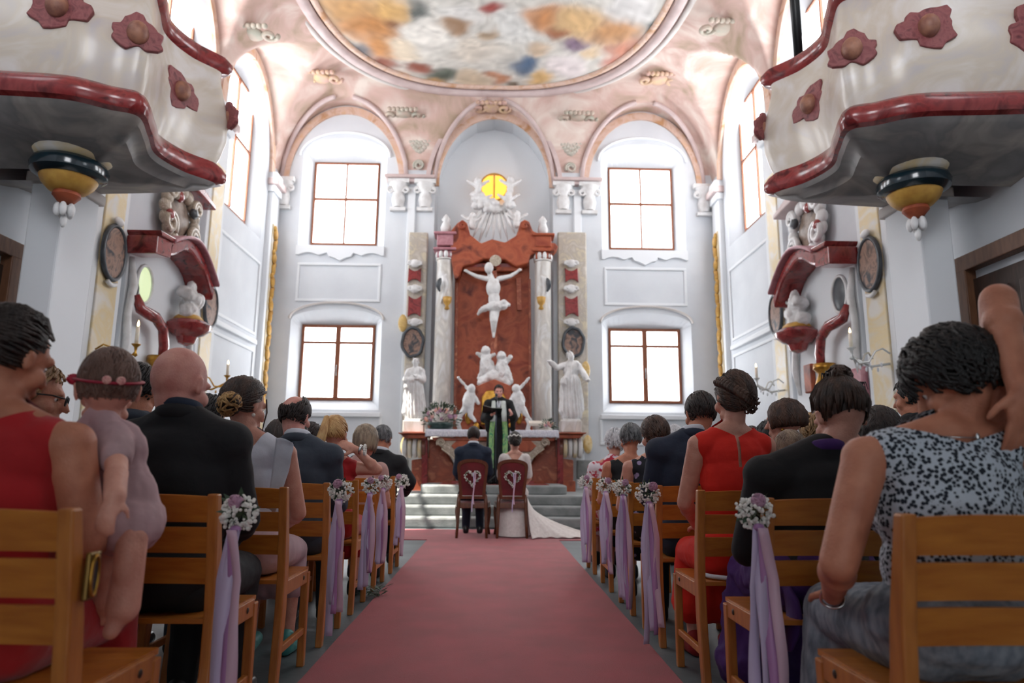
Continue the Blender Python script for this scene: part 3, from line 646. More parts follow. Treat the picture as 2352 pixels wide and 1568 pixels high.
for sx,xa,xb in((-1,990,1044),(1,1220,1274)):
    c=atY((xa+xb)/2,800,14.6)-RL; c.z=0
    b0=atY(1000,985,14.6).z-.3; t0=atY(1000,600,14.6).z-.3
    M().lathe([(.27,b0-.5),(.27,b0-.1),(.23,b0-.08),(.25,b0-.03),(.2,b0),(.195,b0+.3),(.175,t0),(.2,t0+.02),(.19,t0+.05)],(c.x,-.3,0),24).build('column',greym,ret,auto=True)
    m=M(); m.box((c.x,-.3,t0+.13),(.34,.3,.16)); m.box((c.x,-.3,t0+.24),(.5,.42,.06)); m.box((c.x,-.3,t0+.45),(.36,.34,.26)); m.box((c.x,-.3,t0+.6),(.5,.44,.06)); m.build('capital',pinkm if sx<0 else redm,ret,bevel=.02)
    m=M(); 
    for i in range(9): a=2*PI*i/9; m.ell((c.x+.17*math.cos(a),-.3+.17*math.sin(a),t0+.12),(.05,.05,.09),nu=8,nv=6)
    m.ell((c.x,-.42,t0+.45),(.1,.05,.1)); m.lathe([(.03,0),(.1,.04),(.12,.16),(.07,.3),(.1,.34),(.02,.46)],(c.x,-.3,t0+.63),14); m.build('capital_leaf',stucco,ret,smooth=True)
    # shaft dressed with a white scarf and small gilt cup
    m=M().tube([(c.x-.06*sx,-.5,t0-.35+.02*i*0) for i in range(1)]+[(c.x+.05*math.sin(i*.9),-.5,t0-.4-.12*i) for i in range(6)],[.02,.05,.07,.06,.05,.03,.02],8); m.build('draped_relief',stucco,ret,smooth=True)
    gx=(1027 if sx<0 else 1243); q=atY(gx,697,14.3)-RL; m=M().lathe([(.01,-.14),(.06,-.12),(.03,-.05),(.08,.02),(.1,.14),(.05,.15)],q,12); m.build('gilt_cup',goldp,ret,smooth=True)
    q=atY(1012 if sx<0 else 1256,655,14.3)-RL; M().tube([q+V((sx*.05*math.sin(i*.6),0,.16-.06*i)) for i in range(6)],[.02,.05,.06,.05,.035,.015],8).build('slate_leaf',slate,ret,smooth=True)
    a,b=(924,984) if sx<0 else (1282,1346)
    p0=atY(a,980,14.95)-RL; p1=atY(b,540,14.95)-RL
    m=M().box(((p0.x+p1.x)/2,.05,(p0.z+p1.z)/2-.2),(p1.x-p0.x,.14,p1.z-p0.z+.5)); m.build('pilaster',beigem if sx>9 else mat('veined_beige_marble',(206,200,190),.4,c2=(178,170,158),c3=(214,204,176),scale=3,dist=2,detail=8,lo=.3,hi=.72),ret,bevel=.03)
    # red inlaid panels with scooped ends
    cx=953 if sx<0 else 1312
    for (y0,y1) in((614,648),(678,727)):
        P=[]; w=15
        for t in range(7): u=t/6; P.append((cx-w+2*w*u,y0+8*math.sin(PI*u)))
        for t in range(7): u=t/6; P.append((cx+w-2*w*u+(2 if sx>0 else -2),y1-8*math.sin(PI*u)))
        pp(P,14.82,.06,reddk,'inlaid_panel',ret,.01)
    for yy in(605,663,740): q=atY(cx,yy,14.8)-RL; m=M().ell(q,(.12,.05,.1)); m.tube(scrollpts(q+V((-.1,-.02,0)),.06),.02,6); m.tube(scrollpts(q+V((.1,-.02,0)),.06,sx=-1),.02,6); m.build('shell_ornament',stucco,ret,smooth=True)
    ox,oy=(948,786) if sx<0 else (1317,786); q=atY(ox,oy,14.78)-RL
    me=M(); me.lathe([(.0,0),(.26,0),(.26,.03),(0,.03)],(0,0,0),28,axis='Y'); po=M().add(me.v,me.f,Mx.Translation(q+V((0,-.02,0)))@Mx.Diagonal((.84,1,1.2,1))); po=po.build('portrait',portr,ret)
    M().tube([q+V((.23*math.cos(a)*(1+.04*math.sin(a*6)),-.03,.32*math.sin(a)*(1+.03*math.cos(a*7)))) for a in [2*PI*i/36 for i in range(36)]],.035,8,closed=True).build('portrait_frame',slate,po,smooth=True)
    for xx,yy in(((925,742) if sx<0 else (1345,850)),((930,1025) if sx<0 else (1350,1020))): q=atY(xx,yy,14.75)-RL; M().ell(q,(.1,.05,.2)).build('gilt_spray',yelm,ret,smooth=True)
# crucifix
cr=empty('crucifix',atY(1133,765,14.45),'white carved crucified figure with outstretched arms on the red altar panel','crucifix'); CL=cr.location
pp([(1127,598),(1141,598),(1142,905),(1126,905)],14.6,.1,orangem,'upright_beam',cr); pp([(1066,612),(1200,612),(1200,622),(1066,622)],14.6,.09,redm,'cross_beam',cr)
pp([(1186,636),(1196,636),(1198,712),(1188,712)],14.72,.06,orangem,'marble_strip',ret,.004)
m=M(); Q=lambda a,b,y=0:atY(a,b,14.42)+V((0,y,0))-CL
m.ell(Q(1123,617,-.06),(.1,.11,.13)); m.cap(Q(1125,628),Q(1131,645),.055,.07)
m.ell(Q(1133,662,-.03),(.16,.11,.22)); m.ell(Q(1135,688,-.03),(.13,.1,.2)); m.ell(Q(1138,706,-.04),(.15,.12,.12))
for a in(((1118,640),(1094,634),(1070,622)),((1146,640),(1172,634),(1194,620))): m.cap(Q(*a[0]),Q(*a[1]),.06,.045); m.cap(Q(*a[1]),Q(*a[2]),.045,.03); m.ell(Q(*a[2],-.02),(.05,.03,.035)); 
m.cap(Q(1133,710),Q(1131,738,-.1),.085,.06); m.cap(Q(1131,738,-.1),Q(1133,764),.055,.035); m.cap(Q(1140,710),Q(1137,738,-.08),.085,.06); m.cap(Q(1137,738,-.08),Q(1135,764),.055,.035); m.cap(Q(1134,762),Q(1134,774,-.05),.04,.03)
link('carved_body',remesh(m,.014,3),stucco,cr)
m=M(); m.ell(Q(1138,704,-.03),(.19,.14,.12)); 
for a,b,c in(((1145,700),(1158,696),(1168,702)),((1128,706),(1108,712),(1098,722)),((1150,705),(1160,706),(1166,700))): m.cap(Q(*a,-.05),Q(*b,-.08),.08,.06); m.cap(Q(*b,-.08),Q(*c,-.06),.06,.04)
link('loincloth',remesh(m,.014,3,wr(.02,12)),stucco,cr)
M().lathe([(0,0),(.13,0),(.11,.03),(0,.03)],Q(1138,598,.0),12,axis='Y').build('name_scroll',beigem,cr)
# statues
def figure_stone(m,J):
    torso(m,J,.02); head(m,J)
    for n in'LR': arm(m,J,n,.03); hand(m,J,n)
def statue(nm,px,py0,py1,Y,label,pose):
    b=atY(px,py1,Y); t=atY(px,py0,Y); k=(t.z-b.z)/1.72
    base=dict(T=1.72,k=1.05,sh=.17,sex='m',zp=.95)
    J=joints(**base,**pose); 
    for n,s in(('L',-1),('R',1)): J['HP'+n]=V((s*.09,0,.9)); J['KN'+n]=V((s*.1,.02,.5)); J['AN'+n]=V((s*.1,0,.08)); J['TO'+n]=V((s*.13,.14,.04))
    m=M(); figure_stone(m,J)
    for n in'LR': leg(m,J,n,.05); m.cap(J['AN'+n],J['TO'+n],.045,.035)
    m.cap((0,0,1.0),(0,.0,.22),.2,.25); m.cap((.08,.02,.95),(.16,.04,.3),.12,.14); m.cap((-.1,0,.95),(-.2,0,.35),.12,.1); m.cap((-.12,.06,1.4),(.16,.1,.95),.09,.1); m.cap((.16,.1,1.0),(.22,.02,.6),.08,.05)
    f=lambda c:.022*math.sin(18*(math.atan2(c.y,c.x))+5*c.z+3*c.x)*(1 if c.z<1.05 else (.35 if c.z<1.42 else 0))+.012*noise.noise(c*9)*(c.z<1.45)
    me=remesh(m,.02,2,f); o=link(nm,me,stucco); o.location=b; o.rotation_euler.z=PI; o.scale=(k,k,k); tag(o,label,'statue')
    g=M(); 
    for i in range(46):
        d=rdir(rnd)
        if hmask(d): e=(d+V((0,-.3,-.5))).normalized(); g.tube([J['H']@hp(slerp(d,e,t),1.08) for t in(0,.5,1)],[.008,.02,.006],6)
    g.build('carved_hair',stucco,o,smooth=True)
statue('statue',950,822,972,13.75,'white robed statue left of the altar with hands folded and head bowed',dict(pit=25,yaw=-20,til=8,ELL=(-.24,.1,1.12),WRL=(-.05,.2,1.2),HDL=(.6,.2,.4),ELR=(.24,.1,1.12),WRR=(.04,.2,1.12),HDR=(-.8,.2,.2)))
statue('statue',1312,806,972,13.75,'white robed statue right of the altar holding one arm out',dict(pit=-8,yaw=20,ELL=(-.3,.1,1.15),WRL=(-.36,.25,1.0),HDL=(-.3,.8,0),ELR=(.34,.08,1.3),WRR=(.5,.2,1.42),HDR=(.8,.3,.3)))
# altar with its side blocks
AY=13.0; A_=lambda a,b,y=0:atY(a,b,AY+y)
alt=empty('altar',(AX,AY+.3,.61),'red marble altar with beige carved front panels behind the couple','altar'); AL=alt.location
pp([(1060,1012),(1205,1012),(1212,1060),(1196,1095),(1210,1118),(1052,1118),(1070,1095),(1052,1060)],AY+.12,.5,beigem,'altar_body',alt,.02)
for P in([(1000,1004),(1020,1003),(1080,1006),(1080,1108),(1062,1110),(1056,1090),(1050,1062),(1030,1042),(1012,1026)],[(1264,1004),(1244,1003),(1186,1006),(1186,1108),(1204,1110),(1209,1090),(1214,1062),(1234,1042),(1252,1026)]):
    pp(P,AY+.02,.5,beigem,'carved_front',alt,.02)
for s,cx in((-1,1062),(1,1206)): pp([(cx-26,1024),(cx-14,1012),(cx+14,1012),(cx+26,1024),(cx+12,1037),(cx-12,1037)],AY-.02,.08,redm,'red_inlay',alt,.008)
for cx,s in((1010,1),(1254,-1)):
    q=A_(cx,1016)-AL; m=M().tube(scrollpts(q+V((s*.02,0,0)),.08,sx=s),.018,6); m.tube([A_(*p)-AL for p in((cx+s*4,1030),(cx+s*20,1042),(cx+s*40,1060),(cx+s*46,1085),(cx+s*56,1104))],.016,6); m.build('scroll_edging',beigem,alt,smooth=True)
pp([(992,1004),(1276,1004),(1272,1012),(996,1012)],AY,.7,redm,'table_slab',alt,.01)
pp([(1036,1118),(1226,1118),(1226,1104),(1036,1104)],AY+.05,.6,reddk,'plinth',alt,.01)
for s,xs_ in((-1,(932,1052)),(1,(1212,1330))):     # flanking red marble bays
    n=empty('altar_side_pier',(atY(sum(xs_)/2,1100,AY+.45).x,AY+.5,.46),'red marble pier with a scrolled console %s of the altar, carrying a white statue'%('left' if s<0 else 'right'),'pier'); NL=n.location
    f=lambda q:[(2262-a if s>0 else a,b) for a,b in q]
    pp(f([(945,1128),(945,1056),(985,1050),(985,1008),(1008,1008),(1030,1046),(1043,1070),(1045,1098),(1043,1128)]),AY+.35,.5,orangem,'pier_body',n,.02)
    pp(f([(968,1140),(968,1004),(982,1004),(982,1140)]),AY+.2,.3,reddk,'pier_strip',n,.01); pp(f([(940,1140),(940,1104),(1044,1104),(1044,1140)]),AY+.3,.5,redm,'pier_base',n,.02)
    pp(f([(914,993),(985,993),(985,996),(916,996)]),AY-.02,.9,redm,'ledge',n,.01); pp(f([(920,997),(982,997),(978,1006),(930,1006)]),AY+.05,.8,redm,'ledge_moulding',n,.015)
    c=atY(*f([(950,1028)])[0],AY+.3)-NL; r=.19
    for i in range(4):
        x=c.x-s*(-.16+.095*i); m=M().lathe([(r*.75,-.045),(r,-.03),(r*1.03,0),(r,.03),(r*.75,.045)],(x,c.y,c.z),24,axis='X'); m.build('console_rib',stucco if i%2==0 else yelpale,n,auto=True)
    xo=c.x-s*.2; m=M().lathe([(0,-.03),(r*.9,-.03),(r*.9,.03),(0,.03)],(xo,c.y,c.z),20,axis='X'); m.tube([(xo,c.y-.1,c.z)]+[(xo-s*.0,c.y-.06+.0+.11*math.cos(i*.5)*(1-i/26),c.z+.12*math.sin(i*.5)*(1-i/26)) for i in range(20)],.02,6); m.build('console_volute',mat('brown_marble',(120,72,58),.35,c2=(94,52,42),scale=5),n,auto=True)
    q=atY(*f([(952,980)])[0],13.7)-NL; m=M().box((q.x,q.y,q.z),(.42,.4,.24)); m.box((q.x,q.y,q.z+.12),(.36,.34,.06)); m.build('statue_plinth',greym,n,bevel=.02)
pp_b=[(1326,1100),(1326,1056),(1362,1056),(1362,1100)]
for P in(pp_b,[(2262-a,b) for a,b in pp_b]):
    pts=[atY(a,b,14.9) for a,b in P]; m=M().prism(pts,(0,.2,0)); trim(m,stepm,bevel=.02)
# altar cloth, flowers, things on the altar
q0=A_(978,985,-.03); q1=A_(1283,987,-.03); zt=q0.z; x0,x1=q0.x,q1.x
m=M(); rows=[]
for j,(dy,dz) in enumerate(((.75,0),(.5,0),(.25,0),(.02,0),(0,-.01),(-.005,-.06),(-.01,-.11),(-.012,-.145))):
    rows.append([(x0+(x1-x0)*i/120,AY-.03+dy+(.006*math.sin(i*.9)*(j>4)),zt+dz+(.012*abs(math.sin(i*.5)) if j==7 else 0)) for i in range(121)])
m.grid(rows); 
for xx,e in((x0,-1),(x1,1)): m.grid([[(xx,AY-.03+t*.75,zt) for t in(0,.5,1)],[(xx+e*.015,AY-.03+t*.75,zt-.14) for t in(0,.5,1)]])
o=m.build('altar_cloth',lace,smooth=True); so_=o.modifiers.new('s','SOLIDIFY'); so_.thickness=.006; tag(o,'white lace-edged cloth over the altar top','altar cloth')
def bouquet(name,c,rx,rz,n,label,leaves,roses,gn,par=None,cat='flowers',rr=(.022,.034)):
    o=empty(name,c,label,cat); L=M(); r=random.Random(hash(label)%97 if False else len(label)); 
    for i in range(leaves):
        a=r.uniform(0,2*PI); e=r.uniform(-.3,1.2); d=V((math.cos(a)*math.cos(e),math.sin(a)*math.cos(e)*.6,math.sin(e))); p=V((d.x*rx*r.uniform(.3,1.1),d.y*rx,rz*.35+d.z*rz*.75)); s=r.uniform(.03,.06)
        t=d.orthogonal().normalized(); L.add([p,p+d*s+t*s*.35,p+d*s*2,p+d*s-t*s*.35,p+d*s+V((0,0,.008))],[(0,1,4),(1,2,4),(2,3,4),(3,0,4)])
    L.build('foliage',leafm,o)['kind']='stuff'
    for i in range(roses):
        a=r.uniform(0,2*PI); e=r.uniform(-.15,1.25); d=V((math.cos(a)*math.cos(e),-abs(math.sin(a)*math.cos(e))*.7,math.sin(e))); p=V((d.x*rx*.85,d.y*rx*.9,rz*.35+d.z*rz*.6)); rose(p,r.uniform(*rr),r.choice([rosepk,roseor,rosew,rosep]),o,d)
    if gn:
        g=M()
        for i in range(gn):
            d=rdir(r); p=V((d.x*rx*1.15,d.y*rx*.8,rz*.5+d.z*rz*.75)); 
            if d.z>-.3: g.ell(p,.009,nu=5,nv=4)
        g.build('filler_blossom',gyp,o)['kind']='stuff'
    return o
def rose(p,s,mt,par,d=V((0,-1,0))):
    m=M(); d=V(d).normalized(); u=d.orthogonal().normalized(); v=d.cross(u)
    m.ell(p,s*.55,nu=8,nv=6)
    for ring,(n,rr,zz) in enumerate(((3,.45,.35),(5,.72,.12),(6,.95,-.15))):
        for i in range(n):
            a=2*PI*(i+.5*ring)/n; c=p+(u*math.cos(a)+v*math.sin(a))*s*rr*.75+d*s*zz; rot=Mx((-(u*math.sin(a))+v*math.cos(a),(u*math.cos(a)+v*math.sin(a)),d)).transposed(); m.ell(c,(s*.5,s*.16,s*.5),rot,nu=8,nv=5)
    return m.build('rose',mt,par,smooth=True)
bouquet('flower_arrangement',A_(1012,984,.3)+V((0,0,.0)),.34,.42,0,'large arrangement of pink and white roses on the left end of the altar',230,30,160,rr=(.035,.05))
bouquet('flower_arrangement',A_(1258,984,.25),.13,.13,0,'small low arrangement of mauve and cream flowers on the right end of the altar',60,9,30,rr=(.025,.035))
m=M().lathe([(.0,0),(.18,0),(.24,.06),(.26,.13),(.24,.14)],(0,0,0),24); q=A_(1010,984,.3); o=m.build('flower_bowl',mat('dark_green_bowl',(30,56,52),.3),smooth=True); o.location=(q.x,q.y,zt); tag(o,'dark green bowl under the large rose arrangement on the altar','bowl')
m=M().box((0,0,0),(.4,.26,.06),Mx.Rotation(.25,3,'X')); o=m.build('missal',mat('cream_book',(216,208,196),.6),bevel=.01); o.location=A_(1238,972,.35); tag(o,'cream book lying open on its stand at the right of the altar','book')
# tabernacle with white putti
tb=empty('tabernacle',(atY(1135,985,13.85).x,13.9,1.5),'red and gilt tabernacle behind the priest','tabernacle'); TL=tb.location
pp([(1085,1000),(1085,940),(1098,900),(1092,888),(1110,880),(1135,870),(1160,880),(1178,888),(1172,900),(1185,940),(1185,1000)],13.8,.3,redm,'tabernacle_body',tb,.02)
pp([(1104,975),(1106,912),(1118,896),(1150,896),(1162,912),(1166,975)],13.74,.08,gold,'tabernacle_door',tb,.02)
pp([(1042,1000),(1044,970),(1085,965),(1185,965),(1222,970),(1226,1000)],13.8,.35,redm,'tabernacle_base',tb,.02)
for sx in(-1,1):
    for xx,yy in((58,958),(40,985)): q=atY(1134+sx*xx,yy,13.7)-TL; M().ell(q,(.07,.05,.14)).build('gilt_leaf',gold,tb,smooth=True)
def mir(s,a): return 1134+s*(1134-a) if s>0 else a
for s,side in((-1,'left'),(1,'right')):
    J_=lambda a,b,y=0:atY(mir(s,a),b,13.6)+V((0,y,0))
    o0=J_(1080,920); o=empty('winged_putto',o0,'white winged putto tumbling on the %s side of the tabernacle'%side,'sculpture'); D=lambda a,b,y=0:J_(a,b,y)-o0
    m=M(); m.ell(D(1083,893,-.04),(.085,.09,.1)); m.cap(D(1080,905),D(1076,928),.1,.12); m.cap(D(1074,930),D(1062,948),.085,.06); m.cap(D(1062,948),D(1050,965),.055,.035); m.cap(D(1080,930),D(1080,952),.085,.06); m.cap(D(1080,952,0),D(1090,965),.055,.035); m.cap(D(1086,905),D(1098,925),.05,.04); m.cap(D(1072,905),D(1066,920),.05,.04)
    link('carved_body',remesh(m,.014,2,wr(.012,14)),stucco,o)
    m=M(); 
    for i in range(6): t=i/5; m.cap(D(1080,898,.03),D(1052+8*t,866+9*t,.06),.035,.025)
    link('wing',remesh(m,.012,1,wr(.02,16)),stucco,o)
    M().tube([D(1060,960),D(1052,972),D(1056,985),D(1048,995),D(1038,996)],[.03,.05,.045,.035,.02],8).build('scroll_tail',stucco,o,smooth=True)
for nm,cx,cy,lab,ar in(('cherub',1116,838,'white cherub with raised arms, the higher of the pair under the crucifix',1),('cherub',1152,850,'white cherub with a lifted wing, the lower of the pair under the crucifix',0)):
    o0=atY(cx,cy,14.2); o=empty(nm,o0,lab,'sculpture'); D=lambda a,b,y=0:atY(cx+a,cy+b,14.2)+V((0,y,0))-o0
    m=M(); m.ell(D(0,-32,-.03),(.1,.1,.11)); m.cap(D(0,-18),D(2,8),.11,.15); m.cap(D(-3,10),D(-14,30),.09,.06); m.cap(D(6,10),D(12,32,-.06),.09,.06)
    if ar: m.cap(D(-6,-18),D(-20,-26),.06,.035); m.cap(D(6,-18),D(20,-24),.06,.035)
    else: m.cap(D(8,-14),D(20,-30),.06,.05); m.cap(D(-6,-14),D(-14,4),.055,.04); m.cap(D(14,-20),D(22,-34),.05,.02)
    m.cap(D(8,-6),D(18,24),.08,.09); link('carved_body',remesh(m,.016,2,wr(.02,13)),stucco,o)
o0=atY(1134,872,14.15); m=M()
for a,b,r in((-28,8,.1),(-20,0,.14),(-8,-6,.16),(6,-6,.16),(18,0,.14),(28,10,.11),(0,-12,.13)): m.ell(atY(1134+a,872+b,14.15)-o0,(r,r*.7,r*.8))
o=link('cloud_base',remesh(m,.02,2,wr(.03,10)),stucco); o.location=o0; tag(o,'white carved cloud carrying the two cherubs above the tabernacle','sculpture')
# glory: clouds and rays round the amber window
gw=empty('amber_window',atY(1135,430,15.6),'small glowing amber glass window in two lights above the altarpiece','window'); GL=gw.location
for s in(-1,1): 
    P=[(s*.02,-.3)]+[(s*.3,-.3)]+[(s*(.16+.14*math.cos(a)),.12+.17*math.sin(a)) for a in [PI/2*i/6 for i in range(7)]]+[(s*.02,.29)]
    M().prism([V((x,-.02,z)) for x,z in P],(0,.04,0)).build('amber_pane',amber,gw)
M().tube([(.33*math.cos(a),0,.34*math.sin(a)) for a in [2*PI*i/32 for i in range(32)]],.035,8,closed=True,flat=.8).build('window_ring',goldp,gw,smooth=True)
M().box((0,-.02,0),(.035,.06,.6)).build('mullion',goldp,gw)
o0=atY(1135,490,15.0); gl=empty('glory_sculpture',o0,'white stucco glory of clouds and rays hanging over the altarpiece cornice','sculpture')
D=lambda a,b,y=0:atY(a,b,15.0)+V((0,y,0))-o0
for i,(a,b,c,d) in enumerate(((1120,480,1085,552),(1126,484,1098,566),(1132,486,1116,548),(1138,486,1131,562),(1144,486,1150,552),(1150,484,1166,556),(1156,480,1182,540),(1112,476,1072,530),(1160,474,1196,520))):
    M().tube([D(a,b),D((a+c)/2,(b+d)/2,-.08),D(c,d,-.12)],[.05,.085,.02],6,flat=.5).build('ray',stucco,gl,smooth=True)
m=M(); r=random.Random(4)
for i in range(30): a=r.uniform(-1,1); q=D(1135+a*42,478+abs(a)*-16+r.uniform(-14,12),r.uniform(-.1,.05)); m.ell(q,(r.uniform(.08,.16),.1,r.uniform(.07,.12)))
link('cloud',remesh(m,.022,2,wr(.02,9)),stucco,gl)
for a,b in((1105,452),(1168,452),(1086,500),(1186,496),(1098,420),(1172,418)):
    m=M(); q=D(a,b,-.1); m.ell(q,(.085,.085,.095)); m.cap(q+V((0,0,-.1)),q+V((0,0,-.25)),.07,.08)
    for s in(-1,1): m.cap(q+V((s*.06,0,-.1)),q+V((s*.24,.03,.02)),.05,.03)
    link('angel_head',remesh(m,.016,2,wr(.015,14)),stucco,gl)
# ---------------------------------------------------------------- balconies over the side doors
def catm(P,n=8):
    out=[]
    for i in range(len(P)-1):
        p0,p1,p2,p3=P[max(i-1,0)],P[i],P[i+1],P[min(i+2,len(P)-1)]
        for j in range(n):
            t=j/n; out.append(tuple(.5*((2*p1[q])+(-p0[q]+p2[q])*t+(2*p0[q]-5*p1[q]+4*p2[q]-p3[q])*t*t+(-p0[q]+3*p1[q]-3*p2[q]+p3[q])*t**3) for q in range(2)))
    return out+[P[-1]]
for s,side in((-1,'left'),(1,'right')):
    b=empty('balcony',(s*4.1,6.4,3.6),'curved marbled balcony with a glossy dark red moulding high on the %s wall'%side,'balcony'); BL=b.location
    plan=catm([(5.12,5.3),(4.3,5.38),(3.7,5.44),(3.4,5.6),(3.2,5.72),(3.3,6.1),(3.42,6.5),(3.32,6.9),(3.1,7.22),(3.3,7.36),(3.8,7.44),(4.4,7.5),(5.12,7.6)])
    cx,cy=4.1,6.4
    def loft(prof,name,mt,smooth=True,par=b):
        rows=[]
        for q,z in prof: rows.append([(s*(cx+(x-cx)*q if x<5.0 else x)-BL.x,cy+(y-cy)*q-BL.y,z-BL.z) for x,y in plan])
        o=M().grid(rows).build(name,mt,par,auto=True); return o
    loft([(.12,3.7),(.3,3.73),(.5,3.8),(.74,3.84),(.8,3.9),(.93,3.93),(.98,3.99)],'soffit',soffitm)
    loft([(.97,3.98),(1.03,4.0),(1.06,4.05),(1.06,4.11),(1.02,4.17),(.97,4.21)],'lower_moulding',reddk)
    loft([(.955,4.19),(.99,4.3),(1.03,4.5),(1.03,4.75),(.98,5.0),(.94,5.2),(.94,5.32)],'parapet',mat('marbled_parapet',(222,218,214),.35,c2=(206,196,180),c3=(190,186,190),scale=1.6,dist=2,detail=6,lo=.3,hi=.75,coat=.3))
    loft([(.93,5.3),(1.0,5.33),(1.03,5.38),(1.03,5.44),(.98,5.49),(.9,5.5),(.1,5.45) if False else (.88,5.42),(.88,4.35),(.1,4.3)],'top_rail',reddk)
    for t,z,r in((4,4.75,.24),(14,4.8,.2),(28,4.72,.17),(52,4.8,.2),(66,4.8,.17)):
        x,y=plan[t]; x2,y2=plan[t+2]; n=V((-(y2-y),(x2-x),0)).normalized(); n=n*(1 if n.dot(V((x-cx,y-cy,0)))>0 else -1); p=V((cx+(x-cx)*1.035,cy+(y-cy)*1.035,0)); tt=V((x2-x,y2-y,0)).normalized()
        m=M(); P=[]
        for i in range(26): a=2*PI*i/26; q=r*(1.08+.16*math.sin(a*3+t)+.1*math.sin(a*5+2*t)+.09*math.sin(a*9)); w=p+tt*q*math.cos(a)*1.1; P.append(V((s*w.x,w.y,z+q*math.sin(a)*.9))-BL)
        nn=V((s*n.x,n.y,0)); m.prism([q+nn*.015 for q in P],nn*-.05); m.build('cartouche',cartm,b,bevel=.01)
        m=M(); c=V((s*p.x,p.y,z))-BL+nn*.02; m.ell(c,(.09,.09,.11)); m.build('cartouche_boss',mat('painted_flesh_boss',(170,120,96),.5,c2=(128,84,72),scale=12),b,smooth=True)
    c=V((s*4.08,6.22,0))-V((BL.x,BL.y,0))
    L=lambda pr,nm,mt:M().lathe([(r,z-BL.z) for r,z in pr],c,28).build(nm,mt,b,auto=True)
    L([(.0,3.84),(.36,3.84),(.34,3.78),(.28,3.74)],'boss_neck',yelpale); L([(.26,3.76),(.31,3.73),(.33,3.68),(.32,3.62),(.26,3.58)],'boss_ring',darkgreen); L([(.25,3.59),(.22,3.52),(.16,3.46),(.1,3.44)],'boss_cup',goldp); L([(.11,3.45),(.12,3.41),(.07,3.35),(.02,3.33)],'boss_knob',redm)
    m=M()
    for i in range(5): a=2*PI*i/5; m.ell(c+V((.06*math.cos(a),.06*math.sin(a),3.27-BL.z)),(.035,.035,.07),nu=8,nv=6)
    m.ell(c+V((0,0,3.17-BL.z)),(.03,.03,.07)); m.build('pendant_leaves',stucco,b,smooth=True)
    # pier, and the door under the balcony
    p=empty('wall_pier',(s*4.56,6.96,0),'plain pale pier under the %s balcony'%side,'pier'); M().box((0,0,1.9),(.34,.6,3.8)).build('pier_shaft',plaster_w,p,bevel=.02); M().box((0,0,3.78),(.42,.7,.12)).build('pier_cap',plaster_warm,p,bevel=.02); M().box((0,0,.2),(.4,.66,.4)).build('pier_foot',plaster_warm,p,bevel=.02)
    d=empty('door_%d'%(1 if s<0 else 2),(s*5.1,6.35,0),kind='structure')
    fr_=M(); fr_.box((-s*.05,-.66,1.52),(.14,.16,3.04)); fr_.box((-s*.05,.62,1.52),(.14,.16,3.04)); fr_.box((-s*.05,-.02,3.1),(.145,1.44,.17)); fr_.build('door_frame',doorw,d,bevel=.01)
    M().box((-s*.01,-.02,1.46),(.05,1.15,2.92)).build('door_leaf',doordk,d)
    for zz,hh in((.75,1.1),(2.1,1.3)):
        for yy in(-.3,.26): M().box((-s*.04,yy,zz),(.03,.42,hh)).build('door_panel',doordk,d,bevel=.015)
    M().tube([(-s*.03,.42,1.1),(-s*.09,.42,1.1),(-s*.09,.32,1.1)],.012,8).build('door_handle',chrome,d,smooth=True)
    # ---- side altar in the bay beyond
    g=empty('side_altar',(s*5.0,10.1,1.0),'white and dark red stucco side altar with an arched cornice on the %s wall'%side,'side altar'); GL_=g.location
    W=lambda y,z,o=0:V((s*(5.1-o),y,z))-GL_
    def wp(pts,o0,o1,nm,mt,bev=.012): m=M().prism([W(y,z,o0) for y,z in pts],V((-s*(o1-o0),0,0))); return m.build(nm,mt,g,bevel=bev)
    wp([(9.05,.0),(11.15,.0),(11.15,3.3),(10.95,3.9),(10.4,4.25),(9.9,4.3),(9.4,4.0),(9.05,3.8)],0,.1,'back_panel',plaster_w)
    arc=[]; 
    for i in range(15): t=i/14; arc.append((9.35+1.6*t,3.95+.3*math.sin(PI*(t*.95+.05))-.42*max(0,t-.45)**1.4))
    low=[(y,z-.2-.03*math.sin(i)) for i,(y,z) in enumerate(arc)]
    wp(arc+low[::-1],.08,.5,'arched_cornice',reddk,.04); wp([(y,z-.0+.05) for y,z in arc]+[(y,z+.0) for y,z in arc][::-1],.08,.58,'cornice_fillet',pinkm,.02)
    wp([(8.98,3.72),(9.4,3.78),(9.45,4.02),(8.98,3.98)],.08,.5,'cornice_block',reddk,.02)
    wp([(9.0,3.98),(9.45,4.02),(9.45,4.07),(8.95,4.04)],.08,.55,'block_top',reddk,.01)
    c=W(10.55,3.0,.3)   # console
    m=M().lathe([(.02,-.28),(.12,-.24),(.16,-.14),(.24,-.1),(.33,-.02),(.34,.05),(.28,.1),(.24,.12)],c,20); m.build('console',reddk,g,auto=True)
    M().lathe([(.24,.11),(.2,.17),(.16,.2),(0,.2)],c,16).build('console_cap',goldp,g,smooth=True)
    m=M(); r=random.Random(3)
    for a in range(12): m.ell(c+V((r.uniform(-.12,.12),r.uniform(-.18,.18),.3+r.uniform(-.06,.28))),r.uniform(.07,.12))
    m.cap(c+V((0,0,.2)),c+V((0,0,.55)),.14,.1); m.ell(c+V((0,0,.66)),(.08,.08,.1)); m.cap(c+V((0,.05,.5)),c+V((0,.3,.62)),.05,.03)
    link('carved_angel',remesh(m,.02,2,wr(.02,12)),stucco,g)
    # cartouche crest
    m=M()
    for i in range(16): a=2*PI*i/16; m.ell(W(10.3+.5*math.cos(a),4.72+.42*math.sin(a),.14),(.08,.13,.12),nu=8,nv=6)
